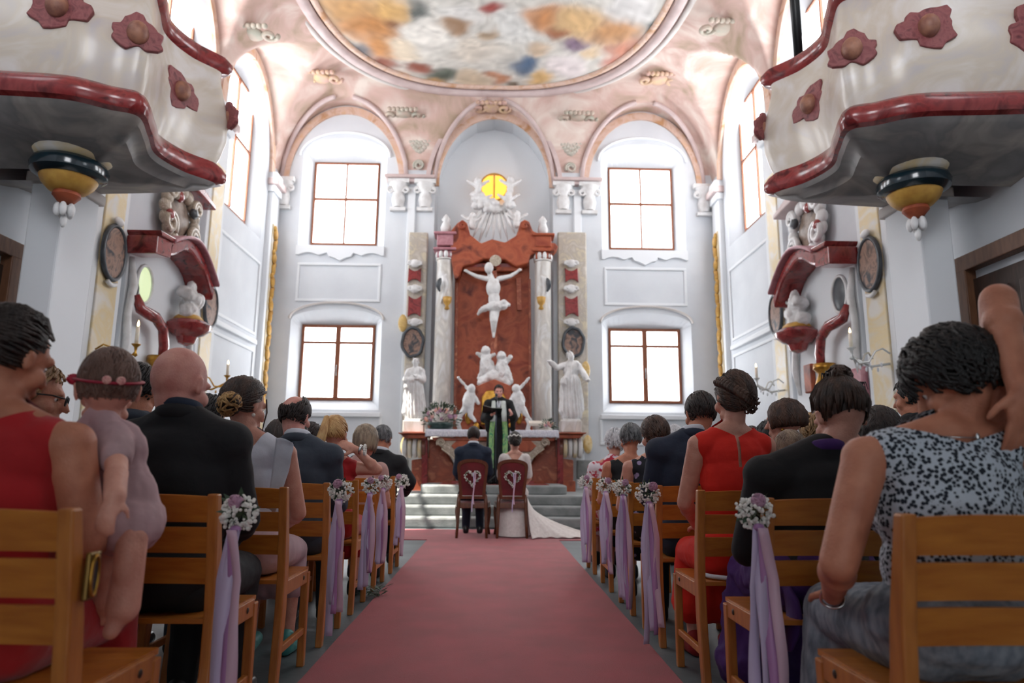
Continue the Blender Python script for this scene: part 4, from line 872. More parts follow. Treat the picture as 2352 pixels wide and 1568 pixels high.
    for sg in(-1,1): m.tube(scrollpts(W(10.3+sg*.4,4.5,.2),.18,sx=sg,ax='YZ'),.045,6); m.tube(scrollpts(W(10.3+sg*.42,5.0,.2),.14,sx=sg,ax='YZ'),.04,6)
    m.build('crest_scrollwork',beigem if s<0 else stucco,g,smooth=True); me=M().ell(W(10.3,4.72,.1),(.06,.38,.32)); me.build('crest_shield',mat('crest_taupe',(150,132,118),.5,c2=(112,96,86),scale=8,dist=1),g,smooth=True)
    for y,z in((10.1,4.98),(10.62,4.9),(9.85,4.6),(10.75,4.5)): M().ell(W(y,z,.2),(.06,.1,.09)).build('painted_rosette',reddk if y<10.3 else slate,g,smooth=True)
    wp([(9.7,5.3),(11.2,5.18),(11.2,5.26),(10.4,5.42),(9.7,5.38)],.05,.3,'crest_moulding',reddk if s<0 else pinkp,.02)
    # niche with a small dome picture and scrolled arch
    M().ell(W(9.5,3.42,.1),(.05,.2,.26)).build('oval_glass',greeng if s<0 else slate,g,smooth=True)
    M().tube([W(9.5+.21*math.cos(a),3.42+.27*math.sin(a),.12) for a in [2*PI*i/24 for i in range(24)]],.025,6,closed=True).build('oval_ring',stucco,g,smooth=True)
    if s<0: M().ell(W(9.22,3.28,.14),(.05,.07,.1)).build('round_lens',black,g,smooth=True)
    M().tube([W(9.15,3.18,.2),W(9.22,3.0,.25),W(9.35,2.96,.3),W(9.55,2.95,.3),W(9.78,2.84,.3),W(9.86,2.6,.3),W(9.88,2.3,.28)],[.06,.09,.09,.09,.09,.09,.07],8,flat=.8).build('scrolled_arch',reddk,g,smooth=True)
    m=M().lathe([(.04,-.45),(.1,-.4),(.14,-.2),(.09,-.05),(.16,.02),(.15,.1)],W(9.85,2.35,.25),14); m.build('gilt_capital',gold,g,smooth=True)
    wp([(9.0,.6),(9.0,2.3),(9.45,2.3),(9.5,.6)],.06,.16,'mauve_column',pinkm,.04); wp([(10.45,2.1),(10.7,2.1),(10.7,2.55),(10.45,2.55)],.1,.18,'red_tablet',redm,.02)
    wp([(9.5,.0),(11.1,.0),(11.1,1.0),(9.5,1.0)],.08,.7,'altar_block',redm,.03); wp([(9.45,1.0),(11.15,1.0),(11.15,1.08),(9.45,1.08)],.06,.76,'altar_top',greym,.02)
    for y in(9.1,11.0): M().tube([W(y,3.7,.12),W(y+.04,3.3,.16),W(y-.03,2.9,.16),W(y+.03,2.5,.16),W(y,2.1,.12)],[.03,.06,.05,.06,.02],7).build('stucco_drop',stucco,g,smooth=True)
    # framed oval portraits on the pilasters
    for y,nm in((8.6,'nearer'),(11.66,'farther')):
        z=3.6; o=empty('oval_portrait',(s*4.97,y,z),'dark oval portrait on the %s wall, %s side altar'%(side,'nearer than the' if nm=='nearer' else 'just beyond the'),'painting')
        t=M().lathe([(0,0),(.24,0),(.24,.04),(0,.05)],(0,0,0),28,axis='X'); q=M().add(t.v,t.f,Mx.Diagonal((-s,1,1.42,1))); q.build('painted_panel',portr,o)
        M().tube([(-s*.03,.25*math.cos(a),.355*math.sin(a)) for a in [2*PI*i/32 for i in range(32)]],.032,8,closed=True).build('oval_frame',slate,o,smooth=True)
        M().ell((-s*.05,0,.42),(.04,.1,.06)).build('frame_crest',stucco,o,smooth=True); M().tube([(-s*.04,-.1+.2*i/6,-.4-.03*math.sin(PI*i/6)) for i in range(7)],.03,6).build('frame_foot',stucco,o,smooth=True)
# candle sconces
def sconce(p,s,label,k=1,crystal=False,arms=1):
    o=empty('candle_sconce',p,label,'candle'); mt=gold if not crystal else mat('glass_arm',(206,208,206),.15,metal=.3)
    m=M().lathe([(.006,-.16),(.03,-.14),(.012,-.1),(.02,-.04),(.05*1,-.01),(.055,0),(.02,.005)],(0,0,0),14); m.build('candle_cup',mt,o,smooth=True)
    M().tube([(0,0,0),(0,0,.17*k)],.022,12).build('candle',wax,o,smooth=True)
    M().tube([(0,0,.17*k),(.0,0,.185*k),(0,0,.205*k),(0,0,.235*k)],[.006,.014,.012,.001],8).build('flame',flame,o,smooth=True)
    L_=(5.1-abs(p.x)); M().tube([(0,0,-.12),(s*L_*.4,0,-.24),(s*L_*.8,0,-.2),(s*(L_+.01),0,-.2)],[.014,.016,.016,.02],8).build('wall_bracket',mt,o,smooth=True); M().lathe([(0,-.02),(.07,-.02),(.05,.02),(0,.03)],(s*(L_-.0),0,-.2),14,axis='X').build('wall_plate',mt,o,smooth=True)
    for a in range(arms):
        d=V((s*.25,(-.1+.25*a),0)); M().tube([V((0,0,-.1)),d*.3+V((0,0,-.2)),d*.7+V((0,0,-.19)),d*1.0+V((0,0,-.06)),d*1.3+V((0,0,-.03)),d*1.6+V((0,0,-.1))],[.012,.014,.014,.012,.012,.012],7).build('scroll_arm',mt,o,smooth=True)
    for i in range(7): 
        if crystal or i<3: M().ell((s*(.06+.05*i),.03*math.sin(i*2),-.22-.03*(i%3)),(.016,.016,.03),nu=6,nv=5).build('drop' if crystal else 'gilt_leaf',mat('crystal',(214,218,222),.05) if crystal else gold,o)
    return o
sconce(atX(313,790,-4.45),-1,'tall lit candle on a gilt bracket at the left side altar',1.3); sconce(atX(522,862,-4.5),-1,'lit candle on a scrolled bracket at the far left wall',1.1)
sconce(atX(1955,798,4.5),1,'lit candle on a glass-armed bracket at the right side altar',1.1,True,2); sconce(atX(1738,868,4.5),1,'lit candle on a twisted bracket at the far right wall',1.1,True,2)
m=M().tube([(0,0,-.6),(0,0,1.6)],[.05,.06],10); m.ell((0,0,-.62),(.09,.09,.12)); o=m.build('dark_post',black,smooth=True); o.location=(3.42,7.0,6.0); tag(o,'dark pole rising above the corner of the right balcony','pole')  # plain dark post standing at the balcony corner
# ---------------------------------------------------------------- rows of slatted chairs
ROW=[0,1.56,2.32,3.06,3.82,4.6,5.42,6.28]
def make_chair():
    c=empty('slatted_chair',(0,0,0),'x','chair'); W=.47; PW=.034
    def post(x,pts,wy,name):
        m=M(); rows=[]
        for (y,z,d) in pts: rows.append([(x-PW/2,y-d/2,z),(x+PW/2,y-d/2,z),(x+PW/2,y+d/2,z),(x-PW/2,y+d/2,z)])
        m.grid(rows,closed=True); m.add(rows[0],[(0,1,2,3)]); m.add(rows[-1],[(3,2,1,0)]); 
        me=m.build(name,oakv,c); bm=bmesh.new(); bm.from_mesh(me.data); bmesh.ops.remove_doubles(bm,verts=bm.verts,dist=1e-5); bmesh.ops.recalc_face_normals(bm,faces=bm.faces); bm.to_mesh(me.data); bm.free()
        b=me.modifiers.new('b','BEVEL'); b.width=.005; b.segments=2; b.limit_method='ANGLE'; return me
    for s in(-1,1):
        x=s*(W/2-PW/2); post(x,[(-.03,0,.045),(.01,.3,.06),(.012,.46,.062),(-.005,.6,.055),(-.05,.835,.036)],0,'rear_leg')
        post(x,[(.385,0,.034),(.385,.35,.04),(.385,.425,.046)],0,'front_leg')
        M().box((x,.2,.408),(.028,.35,.062)).build('side_rail',oakv,c,bevel=.004); M().box((x,.2,.16),(.022,.35,.03)).build('stretcher',oakv,c,bevel=.004)
        M().ell((x+s*.0145,.3,.41),(.004,.011,.011),nu=10,nv=6).build('screw_cap',mat('dark_plug',(60,44,34),.5),c,smooth=True)
    m=M().box((0,.395,.4),(W-2*PW,.024,.055)); m.build('front_rail',oak,c,bevel=.004)
    m=M(); rows=[[(-(W/2-.012)+(W-.024)*i/8,-.0+.41*j/6,.445-.012*math.sin(PI*i/8)*math.sin(PI*min(1,j/5))) for i in range(9)] for j in range(7)]; m.grid(rows); m.grid([[(x,y,z-.016) for x,y,z in r] for r in rows])
    for k in(0,-1): m.grid([rows[k],[(x,y,z-.016) for x,y,z in rows[k]]]); m.grid([[r[k] for r in rows],[(r[k][0],r[k][1],r[k][2]-.016) for r in rows]])
    m.build('seat',oak,c,smooth=False)
    for i in range(3):
        z0=.745-.0975*i; m=M(); n=10; rows=[]
        for (z,t) in((0,-1),(.082,-1),(.082,1),(0,1)):
            r=[]
            for k in range(n+1):
                u=-1+2*k/n; zz=z0+z+(.006*(1-u*u) if (i==0 and z>0) else 0); yb=-.005-(zz-.6)*.19+.012*(1-u*u); r.append((u*(W/2-PW),yb+t*.008,zz))
            rows.append(r)
        m.grid(rows+[rows[0]]); m.add([r[0] for r in rows],[(0,1,2,3)]); m.add([r[-1] for r in rows],[(3,2,1,0)]); o=m.build('back_slat',oak,c,bevel=.003)
    return c
proto=make_chair(); used=[0]
def chair(row,x,label,yaw=0,dy=0):
    c=proto if not used[0] else copy_tree(proto); used[0]=1
    c.location=(x,ROW[row]+dy,0); c.rotation_euler.z=R_(yaw); c['label']=label; c['group']='slatted wooden chairs in rows on both sides of the aisle'; return c
# ---------------------------------------------------------------- the couple's chairs
def royal():
    c=empty('upholstered_chair',(0,0,0),'x','chair')
    def outl(w0,w1,h0,h1,n=10):
        P=[(-w0,h0)]; P+=[(-w0-(w1-w0)*i/n,h0+(h1-h0)*.8*i/n) for i in range(1,n+1)]
        P+=[(-w1*math.cos(PI*i/14)*(1),h0+(h1-h0)*.8+(h1-h0)*.2*math.sin(PI*i/14)**.7) for i in range(1,14)]
        P+=[(-x,z) for x,z in reversed(P[:n+1])]; return P
    o=outl(.165,.205,.5,1.02); i_=outl(.13,.165,.545,.975)
    m=M(); Y=lambda z:-.02-(z-.5)*.13
    n=len(o); A=[(x,Y(z)-.02,z) for x,z in o]; B=[(x,Y(z)+.02,z) for x,z in o]; C=[(x,Y(z)-.02,z) for x,z in i_]; D=[(x,Y(z)+.02,z) for x,z in i_]
    m.grid([A,B,D,C,A],closed=True); m.build('back_frame',walnut,c,bevel=.006)
    m=M(); m.add([(x,Y(z)-.008,z) for x,z in i_],[tuple(range(len(i_)))]); m.add([(x,Y(z)+.028,z) for x,z in i_],[tuple(range(len(i_)))]); m.grid([[(x,Y(z)-.008,z) for x,z in i_],[(x,Y(z)+.028,z) for x,z in i_]],closed=True); m.build('back_pad',velvet,c)
    m=M()
    for s in(-1,1): M().tube([(s*.175,-.02,.56),(s*.18,-.01,.44),(s*.185,-.04,.2),(s*.195,-.1,0)],[.024,.026,.02,.017],8).build('rear_leg',walnut,c,smooth=True); M().tube([(s*.215,.4,.42),(s*.225,.43,.3),(s*.21,.41,.12),(s*.225,.44,0)],[.026,.026,.016,.02],8).build('front_leg',walnut,c,smooth=True)
    m=M(); 
    for a,b in(((-.19,-.01),(.19,-.01)),((.19,-.01),(.225,.42)),((.225,.42),(-.225,.42)),((-.225,.42),(-.19,-.01))): 
        d=V((b[0]-a[0],b[1]-a[1],0)); m.box(((a[0]+b[0])/2,(a[1]+b[1])/2,.415),(d.length,.03,.07),Mx.Rotation(math.atan2(d.y,d.x),3,'Z'))
    m.build('seat_rail',walnut,c,bevel=.008)
    t=M(); rows=[]
    for j in range(9):
        v=j/8; rows.append([((-.2-.03*v)*(1-2*i/12),.0+.42*v,.455+.035*math.sin(PI*i/12)**.5*math.sin(PI*v)**.5) for i in range(13)])
    t.grid(rows); t.grid([[(x*1.01,y,.44) for x,y,z in r] for r in rows])
    for k in(0,-1): t.grid([rows[k],[(x,y,.44) for x,y,z in rows[k]]]); t.grid([[r[k] for r in rows],[(r[k][0],r[k][1],.44) for r in rows]])
    t.build('seat_pad',velvet,c,smooth=True); return c
# ---------------------------------------------------------------- posies with ribbons on the aisle posts
def posy(px,py,row,s,label,seed,hang=.62,side_x=None,k=1):
    r=random.Random(seed); y=ROW[row]-.075; c=atY(px,py,y); o=empty('posy',c,label,'flowers',group='flower posies with ribbons on the aisle chairs')
    g=M(); st=M()
    for i in range(170):
        d=rdir(r); d.y=-abs(d.y)*.8 if r.random()<.8 else d.y*.4; d.normalize(); q=V((d.x*.056,d.y*.05,d.z*.05-.008))*r.uniform(.7,1.12)*k; g.ell(q,r.uniform(.0045,.0075),nu=6,nv=4)
        if i%3==0: st.tube([V((0,.02,-.01)),q],.0008,3)
    g.build('gypsophila',gyp,o)['kind']='stuff'; st.build('stems',stemm,o)['kind']='stuff'
    m=M()
    for i in range(9): d=rdir(r); d.y=-abs(d.y); t=d.orthogonal().normalized(); p=d*.03; m.add([p,p+d*.02+t*.01,p+d*.045,p+d*.02-t*.01,p+d*.02+V((0,0,.003))],[(0,1,4),(1,2,4),(2,3,4),(3,0,4)])
    m.build('leaves',leafm,o)['kind']='stuff'
    rose(V((.01*s+r.uniform(-.012,.012),-.035,.03))*k,.026*k,rosep,o,V((r.uniform(-.4,.4),-.7,.55)))
    M().ell((0,-.03,-.055),(.018,.014,.012)).build('ribbon_knot',ribm,o,smooth=True)
    for i,(mt,w) in enumerate(((ribl,.019),(ribl,.017),(ribm,.014),(ribp,.016))):
        dx=(-.026+.0175*i)*1.1; L=hang*r.uniform(.78,1.08); ph=r.uniform(0,6); rows=[]
        for j in range(25):
            t=j/24; cx=dx*min(1,t*3.5)+.009*math.sin(ph+t*6)*t; cy=-.03-.012*i-.008*math.sin(ph+t*7); z=-.055-L*t; tw=.5*math.sin(ph+t*4.3)+r.uniform(-.02,.02)
            rows.append([(cx-w*math.cos(tw),cy-w*math.sin(tw),z),(cx,cy+.002,z),(cx+w*math.cos(tw),cy+w*math.sin(tw),z)])
        m=M().grid(rows); b=m.build('ribbon',mt,o,smooth=True); q=b.modifiers.new('s','SOLIDIFY'); q.thickness=.0012
    return o
posy(552,1172,2,-1,'gypsophila posy with a mauve rose and lilac ribbons on the second left aisle chair',1,.62)
posy(784,1124,4,-1,'gypsophila posy with rose and pale ribbons on the fourth left aisle chair',2,.66,k=1.1)
posy(853,1113,5,-1,'gypsophila posy on the left side, first of the three close together',3,.6)
posy(883,1106,6,-1,'gypsophila posy on the left side, middle of the three close together',4,.6)
posy(924,1103,7,-1,'gypsophila posy with mauve rose on the left chair nearest the altar',5,.55,k=1.15)
posy(1732,1168,2,1,'gypsophila posy with a mauve rose and long ribbons on the second right aisle chair',6,.66)
posy(1487,1130,4,1,'gypsophila posy with twisted mauve ribbons on the fourth right aisle chair',7,.74,k=1.1)
posy(1428,1118,5,1,'gypsophila posy with lilac ribbon under the woman in the floral dress',8,.66)
posy(1389,1113,6,1,'gypsophila posy with mauve rose under the grey-haired woman in black',9,.62,k=1.1)
posy(1344,1105,7,1,'gypsophila posy on the right side, the nearest to the altar steps',10,.6,k=1.1)
# ---------------------------------------------------------------- the wedding guests
navy=cloth('navy',(30,42,62)); blk=cloth('black',(18,22,26)); slateb=cloth('charcoal_suit',(58,68,80),(50,58,70)); midn=cloth('midnight',(20,28,40)); shirt=cloth('white_shirt',(214,220,230))
red=cloth('red',(176,16,24),(158,10,18),sheen=.2); scarl=cloth('vermilion',(216,38,20),(200,28,14)); wht=cloth('white',(206,212,222),(192,198,210)); pk=cloth('pale_pink',(208,164,156)); babyp=cloth('baby_pink',(196,164,168))
blkn=cloth('black_knit',(12,15,18)); purp=cloth('purple',(72,36,108),(56,26,88)); speck=cloth('speckled',(186,196,206),(26,34,46),kind='dots',thr=.45,bump=.1,scale=96)
greyw=cloth('grey_weave',(140,150,160),(96,106,118),scale=40,bump=.4,stretch=(1,1,.4)); floral=cloth('dark_floral',(20,24,32),(150,136,170),kind='dots',thr=.3,scale=20); redfl=cloth('white_red_floral',(214,206,212),(176,40,62),scale=22,lo=.5,hi=.56); ivory=cloth('ivory_lace',(212,204,200),(224,218,214),scale=30)
chk=cloth('grey_check',(120,124,132)); teal=mat('teal_shoe',(70,150,146),.4); pearl=mat('pearl',(222,216,208),.15); silver=mat('silver',(200,204,206),.2,metal=1)
def at_row(px,row,dy=.155): return atY(px,900,ROW[row]+dy).x
def P(px,ytop,row,label,hair_=None,sk='warm',sex='f',vox=.012,x=None,dy=.18,ch=True,**kw):
    Y=ROW[row]+dy; h=atY(px,ytop,Y); X=x if x is not None else h.x; T=kw.pop('T',h.z-.008)
    J=joints(T=T,sex=sex,hx=h.x-X,**kw); o=body(J,X,Y,SK[sk],vox,label)
    if hair_: hair(o,J,*hair_[:2],seed=int(px),**(hair_[2] if len(hair_)>2 else {}))
    if ch: chair(row,round(X,2) if abs(abs(X)-1.12)>.2 else (1.115 if X>0 else -1.115),'slatted blond-wood chair under '+ch)
    return o,J
def jewel(o,J,s,mt=pearl): M().ell(J['H']@V((s*.082,-.012,-.055)),.009,nu=10,nv=8).build('earring',mt,o,smooth=True)
L1='the woman in the red dress, nearest left'
# --- left side
o,J=P(28,742,1,'woman in a red dress with dark pinned-up hair, nearest the camera on the left',('updo',HR['dark'],dict(B=(-.1,-.95,.0),bs=.045,n=420)),'tan',vox=.008,k=1.16,sh=.185,yaw=-16,pit=16,T=1.31,ch='the woman in the red dress nearest the camera on the left',
    SHR=(.185,-.0,.975),ELR=(.225,.04,.74),WRR=(.16,.30,.74),HDR=(-.2,.9,.1),til=4); RW=(o,J)
dress(o,J,red,.009,cuts=[vcut(J['N'],.02,.1)],shw=.12,full=.03,to=.95,off=.018)
shoes(o,J,blk)
# baby held over her right shoulder, seen from behind
Yb=1.93; bx=atY(254,806,Yb); T=bx.z; O_=V((bx.x,Yb,0)); bp=lambda a,b,Y:atY(a,b,Y)-O_
J=dict(joints(T=T,sex='m',k=.5,sh=.07,hs=.9,pit=-4,yaw=18))
J['k']=.5; J['N']=V((-.0,.01,T-.2)); J['hc']=V((0,.01,T-.105)); J['H']=Mx.Translation(J['hc'])@Mx.Rotation(R_(30),4,'Z')@Mx.Rotation(R_(4),4,'X')@Mx.Scale(.93,4); J['P']=bp(285,1165,Yb)
for n,s in(('L',-1),('R',1)):
    J['SH'+n]=V((.0+s*.066,.0,T-.25)); J['HP'+n]=J['P']+V((s*.035,0,-.01)); J['curl'+n]=.5
J['ELL']=V((-.07,.12,T-.34)); J['WRL']=V((-.1,.2,T-.38)); J['HDL']=V((-.6,.6,-.3)); J['PNL']=V((0,0,-1))
J['SHR']=bp(262,1010,Yb-.05); J['ELR']=bp(268,1075,1.78); J['WRR']=bp(264,1140,1.66); J['HDR']=V((-.03,-.45,-.9)); J['PNR']=V((-.2,.9,-.4)); J['curlR']=.7
J['KNR']=bp(308,1232,1.86); J['ANR']=bp(282,1395,1.86); J['TOR']=bp(255,1450,1.84); J['KNL']=bp(262,1260,1.98); J['ANL']=bp(245,1380,1.98); J['TOL']=bp(235,1420,1.98); J['hnd']=.62
m=M(); torso(m,J); head(m,J,.036)
for n in'LR':
    arm(m,J,n,.008); hand(m,J,n,.62); leg(m,J,n,.008); m.cap(J['AN'+n],J['TO'+n],.028,.02)
ob=link('person',remesh(m,.006,3),SK['baby']); ob.location=(bx.x,Yb,0); tag(ob,'baby in a pale pink dress and crimson headband on the red-dressed woman\'s arm','person'); face(ob,J)
hair(ob,J,'fuzz',HR['babyh'],5,n=700,nape=-.5)
m=M(); torso(m,J,.014,chest=0); 
arm(m,J,'R',.024,.3); arm(m,J,'L',.02,.3); m.cap(J['P'],J['P']+V((.01,0,-.03)),.085,.1); m.ell(J['P']+V((.02,-.03,-.045)),(.1,.09,.075))
link('baby_dress',remesh(m,.007,3,wr(.006,16)),babyp,ob)
hb=M().tube([J['H']@hp(V((math.cos(a),math.sin(a),.02+.1*math.sin(a))).normalized(),1.1) for a in [2*PI*i/40 for i in range(40)]],.009,8,closed=True,flat=.45); hbo=hb.build('headband',mat('crimson_band',(150,20,52),.6),ob,smooth=True)
for a in(-95,-72,168,178): 
    p=J['H']@hp(V((math.cos(R_(a)),math.sin(R_(a)),.0)).normalized(),1.18); rose(p,.013 if a<0 else .018,mat('crimson_flower',(172,30,60),.6) if a>0 else rosepk,hbo,p-J['hc'])
def glasses(o,J):
    Hh=J['H']
    for s in(-1,1):
        M().tube([Hh@V((s*.033+.024*math.cos(a),.104,.0+.017*math.sin(a))) for a in [2*PI*i/18 for i in range(18)]],.003,6,closed=True).build('spectacle_rim',black,o,smooth=True); M().tube([Hh@V((s*.058,.1,.006)),Hh@V((s*.08,.06,.008)),Hh@V((s*.083,-.01,.0))],.0028,6).build('spectacle_arm',black,o,smooth=True)
o,J=P(84,828,2,'woman with spectacles and short dark blond hair, in profile behind the red-dressed woman',('short',HR['dblond'],dict(n=420)),'warm',vox=.009,yaw=-62,pit=10,x=-1.62,ch='the woman with spectacles on the left')
dress(o,J,cloth('dusty_rose',(150,110,112)),sleeves=.3); glasses(o,J); jewel(o,J,1); shoes(o,J,blk)
o,J=P(420,792,2,'bald man in a dark suit, back to the camera on the left',('fuzz',HR['bald'],dict(n=160,nape=-.6,top=(V((0,-.15,1)),.05),r=.985)) if 0 else None,'pink','m',vox=.008,k=1.12,sh=.165,yaw=-14,pit=14,hs=1.16,x=-1.12,ch='the bald man in the dark suit')
suit(o,J,blk,vox=.01,shirt=navy); M().box((0,0,0),(.001,.001,.001)) 
o,J=P(325,834,3,'dark-haired man half hidden between the baby and the bald man',('short',HR['black'],dict(n=420)),'tan','m',yaw=-10,pit=8,ch='the dark-haired man beyond the baby',sh=.18); suit(o,J,slateb)
o,J=P(566,868,3,'woman in a white dress with a curled golden bun and pearl earring',('updo',HR['updo'],dict(B=(.42,-.88,-.48),bs=.044,n=620,br=1.25)),'fair',vox=.008,yaw=-30,pit=14,x=-1.12,til=-4,ch='the woman in white with the curled bun',sh=.155,hs=1.04)
r=random.Random(8); B=V((.42,-.88,-.48)).normalized(); bc=hp(B,1.26); m=M()
for i in range(60): a=rdir(r); b=(a+rdir(r)*1.2).normalized(); c=(b+rdir(r)).normalized(); m.tube([J['H']@(bc+V((v.x*1.1,v.y*.85,v.z))*.052) for v in(a,slerp(a,b,.5),b,slerp(b,c,.5),c)],[.002,.006,.0065,.005,.002],5)
m.build('curled_bun',HR['goldbun'],o,smooth=True)
M().tube([J['H']@V(p) for p in((.07,.05,.04),(.08,.06,-.02),(.082,.055,-.08),(.078,.06,-.14))],[.004,.004,.003,.001],5).build('loose_lock',HR['updo'],o,smooth=True)
dress(o,J,wht,.01,cuts=[vcut(J['N'],.1,.075)],shw=.13,seed=3,name='dress',skmt=cloth('blush_skirt',(206,180,186))); jewel(o,J,1); shoes(o,J,teal)
for s in(-1,1):   # flared ruffle sleeves
    m=M(); rows=[]; zs=J['SHR'].z
    for j in range(8):
        t=j/7; rr=[]
        for i in range(17):
            q=i/16; a=-.9+2.6*q; I=V((s*(.118+.02*math.sin(PI*q)),-.118+.2*max(0,.5-abs(q-.55))*0-.0+.19*max(0,q-.62)/.38,zs-.24+.31*math.sin(min(1,q/.62)*PI/2)-.08*max(0,q-.62)/.38))
            rr.append(I+V((s*.085,-.022,.012))*(t*math.sin(PI*min(1,q*.9+.1))**.7)+V((0,.008*math.sin(i*1.9)*t,-.03*t*t)))
        rows.append(rr)
    b=m.grid(rows).build('ruffle_sleeve',wht,o,smooth=True); q=b.modifiers.new('s','SOLIDIFY'); q.thickness=.003
o,J=P(484,905,4,'dark-haired man partly hidden behind the bald man\'s shoulder',('short',HR['black'],dict(n=380)),'fair','m',yaw=-15,pit=12,x=-1.64,ch='the dark-haired man beyond the bald man'); suit(o,J,blk)
o,J=P(681,906,4,'balding man in a grey-blue suit with a short beard',('short',HR['dark'],dict(n=520,top=(V((-.1,-.5,.86)).normalized(),.68))),'pink','m',vox=.009,k=1.08,yaw=-16,pit=12,x=-1.12,sh=.172,ch='the balding man in the grey-blue suit'); suit(o,J,slateb,vox=.01,shirt=shirt)
m=M().ell((0,.035,-.07),(.064,.07,.052)); g=M(); g.add(m.v,m.f,J['H']); g.build('beard',HR['dark'],o,smooth=True)
o,J=P(645,978,5,'guest with dark brown hair showing low behind the grey-suited man\'s left shoulder',('bob',HR['dark'],dict(n=260)),'warm',yaw=-10,pit=20,ch='the dark-haired guest beyond the grey suit',T=1.22); dress(o,J,blk)
o,J=P(718,972,6,'dark-haired man in profile between the grey suit and the blond ponytail',('short',HR['dark'],dict(n=320)),'fair','m',yaw=-40,x=-1.63,ch='the man beyond the blond ponytail',T=1.26); suit(o,J,navy)
o,J=P(772,956,5,'blond woman with a ponytail in a red dress, hand raised to her neck',('pony',HR['blond'],dict(B=(-.1,-.8,.5),n=420,tail=((-.015,-.155,.0),(-.03,-.165,-.08),(-.055,-.15,-.16),(-.09,-.13,-.24)))),'fair',vox=.007,yaw=-12,pit=6,x=-1.1,ch='the blond woman with the ponytail',sh=.16,
    ELR=(.3,-.02,.90),WRR=(.17,-.11,1.03),HDR=(-.9,.04,.35),PNR=(0,.8,-.6),curlR=.5)
dress(o,J,red,.009,cuts=[[(V((.07,0,J['N'].z-.02)),V((-.76,-.0,.65)).normalized()),(V((0,.0,0)),V((0,-1,0)))]],shw=.13); shoes(o,J,blk)
M().tube([J['WRR']+V((.005*math.sin(a)+.03,.028*math.cos(a),.028*math.sin(a))) for a in [2*PI*i/20 for i in range(20)]],.007,6,closed=True,flat=1.4).build('watch_bracelet',silver,o,smooth=True)
w_=M()
for i in range(14): a=2*PI*i/14; w_.ell(J['WRR']+V((.06,.032*math.cos(a),.032*math.sin(a))),.009,nu=7,nv=5)
w_.build('flower_bracelet',gyp,o)['kind']='stuff'
o,J=P(842,976,6,'woman with an ash blond bob in a pale pink dress',('bob',HR['ash'],dict(n=420,L=.045)),'fair',vox=.01,yaw=-14,pit=10,x=-1.08,ch='the woman with the ash blond bob'); dress(o,J,pk,sleeves=.25); shoes(o,J,blk)
o,J=P(880,976,7,'grey-haired man in a black suit, foremost on the left side',('short',HR['grey'],dict(n=380)),'tan','m',vox=.01,k=1.15,sh=.19,yaw=-12,pit=12,x=-1.08,ch='the grey-haired man foremost on the left',ELR=(.3,.02,.78),WRR=(.22,.3,.66)); suit(o,J,blk,shirt=shirt)
# --- right side
o,J=P(2192,727,1,'woman in a black-speckled sleeveless dress with full dark hair, nearest on the right',('curly',HR['black'],dict(n=900,nape=-.55,r=1.0,w=.72)),'tan',vox=.0065,k=1.18,sh=.185,yaw=38,pit=30,x=1.14,dy=.20,til=-6,ch='the woman in the speckled dress',T=1.285,hs=1.02,hy=.02,
    ELL=(-.29,-.03,.70),WRL=(-.2,.2,.585),HDL=(.5,.85,-.1),SHL=(-.19,-.01,.955),SHR=(.2,-.01,.985),ELR=(.2,-.02,1.375),WRR=(.145,-.125,1.125),HDR=(.02,.22,-1),PNR=(-.3,1,.3),curlR=.22,thumbR=-1,HDR_=0)
dress(o,J,speck,.008,cuts=[vcut(J['N'],.005,.12)],shw=.125,off=.018,skmt=greyw,full=.05,to=.85); shoes(o,J,blk)
M().tube([J['N']+V((.069*math.cos(a),-.014+.074*math.sin(a),.02+.012*math.sin(a))) for a in [2*PI*i/36 for i in range(36)]],.0014,5,closed=True).build('necklace',silver,o,smooth=True)
M().ell(J['N']+V((.03,-.083,.01)),(.005,.004,.01)).build('necklace_clasp',silver,o,smooth=True); M().tube([J['WRL']+V((.033*math.cos(a),.01*math.sin(a*2),.033*math.sin(a))) for a in [2*PI*i/20 for i in range(20)]],.004,6,closed=True).build('bracelet',silver,o,smooth=True)
o,J=P(1925,872,2,'woman in a black cardigan with purple collar and hair clipped up',('updo',HR['updo'],dict(B=(.05,-.5,.85),bs=.034,n=520,br=1.12)),'fair',vox=.008,k=1.12,sh=.18,yaw=4,pit=26,x=1.16,ch='the woman in the black cardigan',hs=1.08)
m=M(); torso(m,J,.022); 
for n in'LR': arm(m,J,n,.016,.95)
link('cardigan',remesh(m,.009,8,wr(.003,9)),blkn,o); m=M(); skirt(m,J,.02,.9,.08); link('skirt',remesh(m,.012,3,wr(.02,14)),purp,o)
c=J['N']+V((0,-.012,.03)); M().tube([c+V((.066*math.cos(a),.068*math.sin(a),-.022*math.sin(a))) for a in [2*PI*i/28 for i in range(28)]],.014,8,closed=True,flat=1.5,up=(0,0,1)).build('blouse_collar',purp,o,smooth=True)
for d in((-.35,-.3,1),(.75,-.45,.55)):
    p=J['H']@hp(V(d).normalized(),1.2); m=M()
    for i in range(7): a=i-3; m.tube([p,p+V((.006*a,-.01,.012)),p+V((.008*a,-.012,-.016))],[.004,.003,.001],5)
    m.build('hair_clip',black,o,smooth=True)
shoes(o,J,blk)
M().tube([J['P']+V((-.17+.02*math.sin(i),-.1-.01*i,-.02-.05*i)) for i in range(5)],[.03,.05,.055,.05,.02],8,flat=.3).build('skirt_tail',purp,o,smooth=True)
o,J=P(1683,853,3,'tall woman in a vermilion sleeveless dress with a braided low bun',('braid',HR['brown'],dict(B=(.35,-.8,-.55),n=560,br=1.1)),'fair',vox=.008,k=1.02,sh=.16,yaw=10,pit=4,x=1.12,ch='the tall woman in the vermilion dress',hs=1.03)
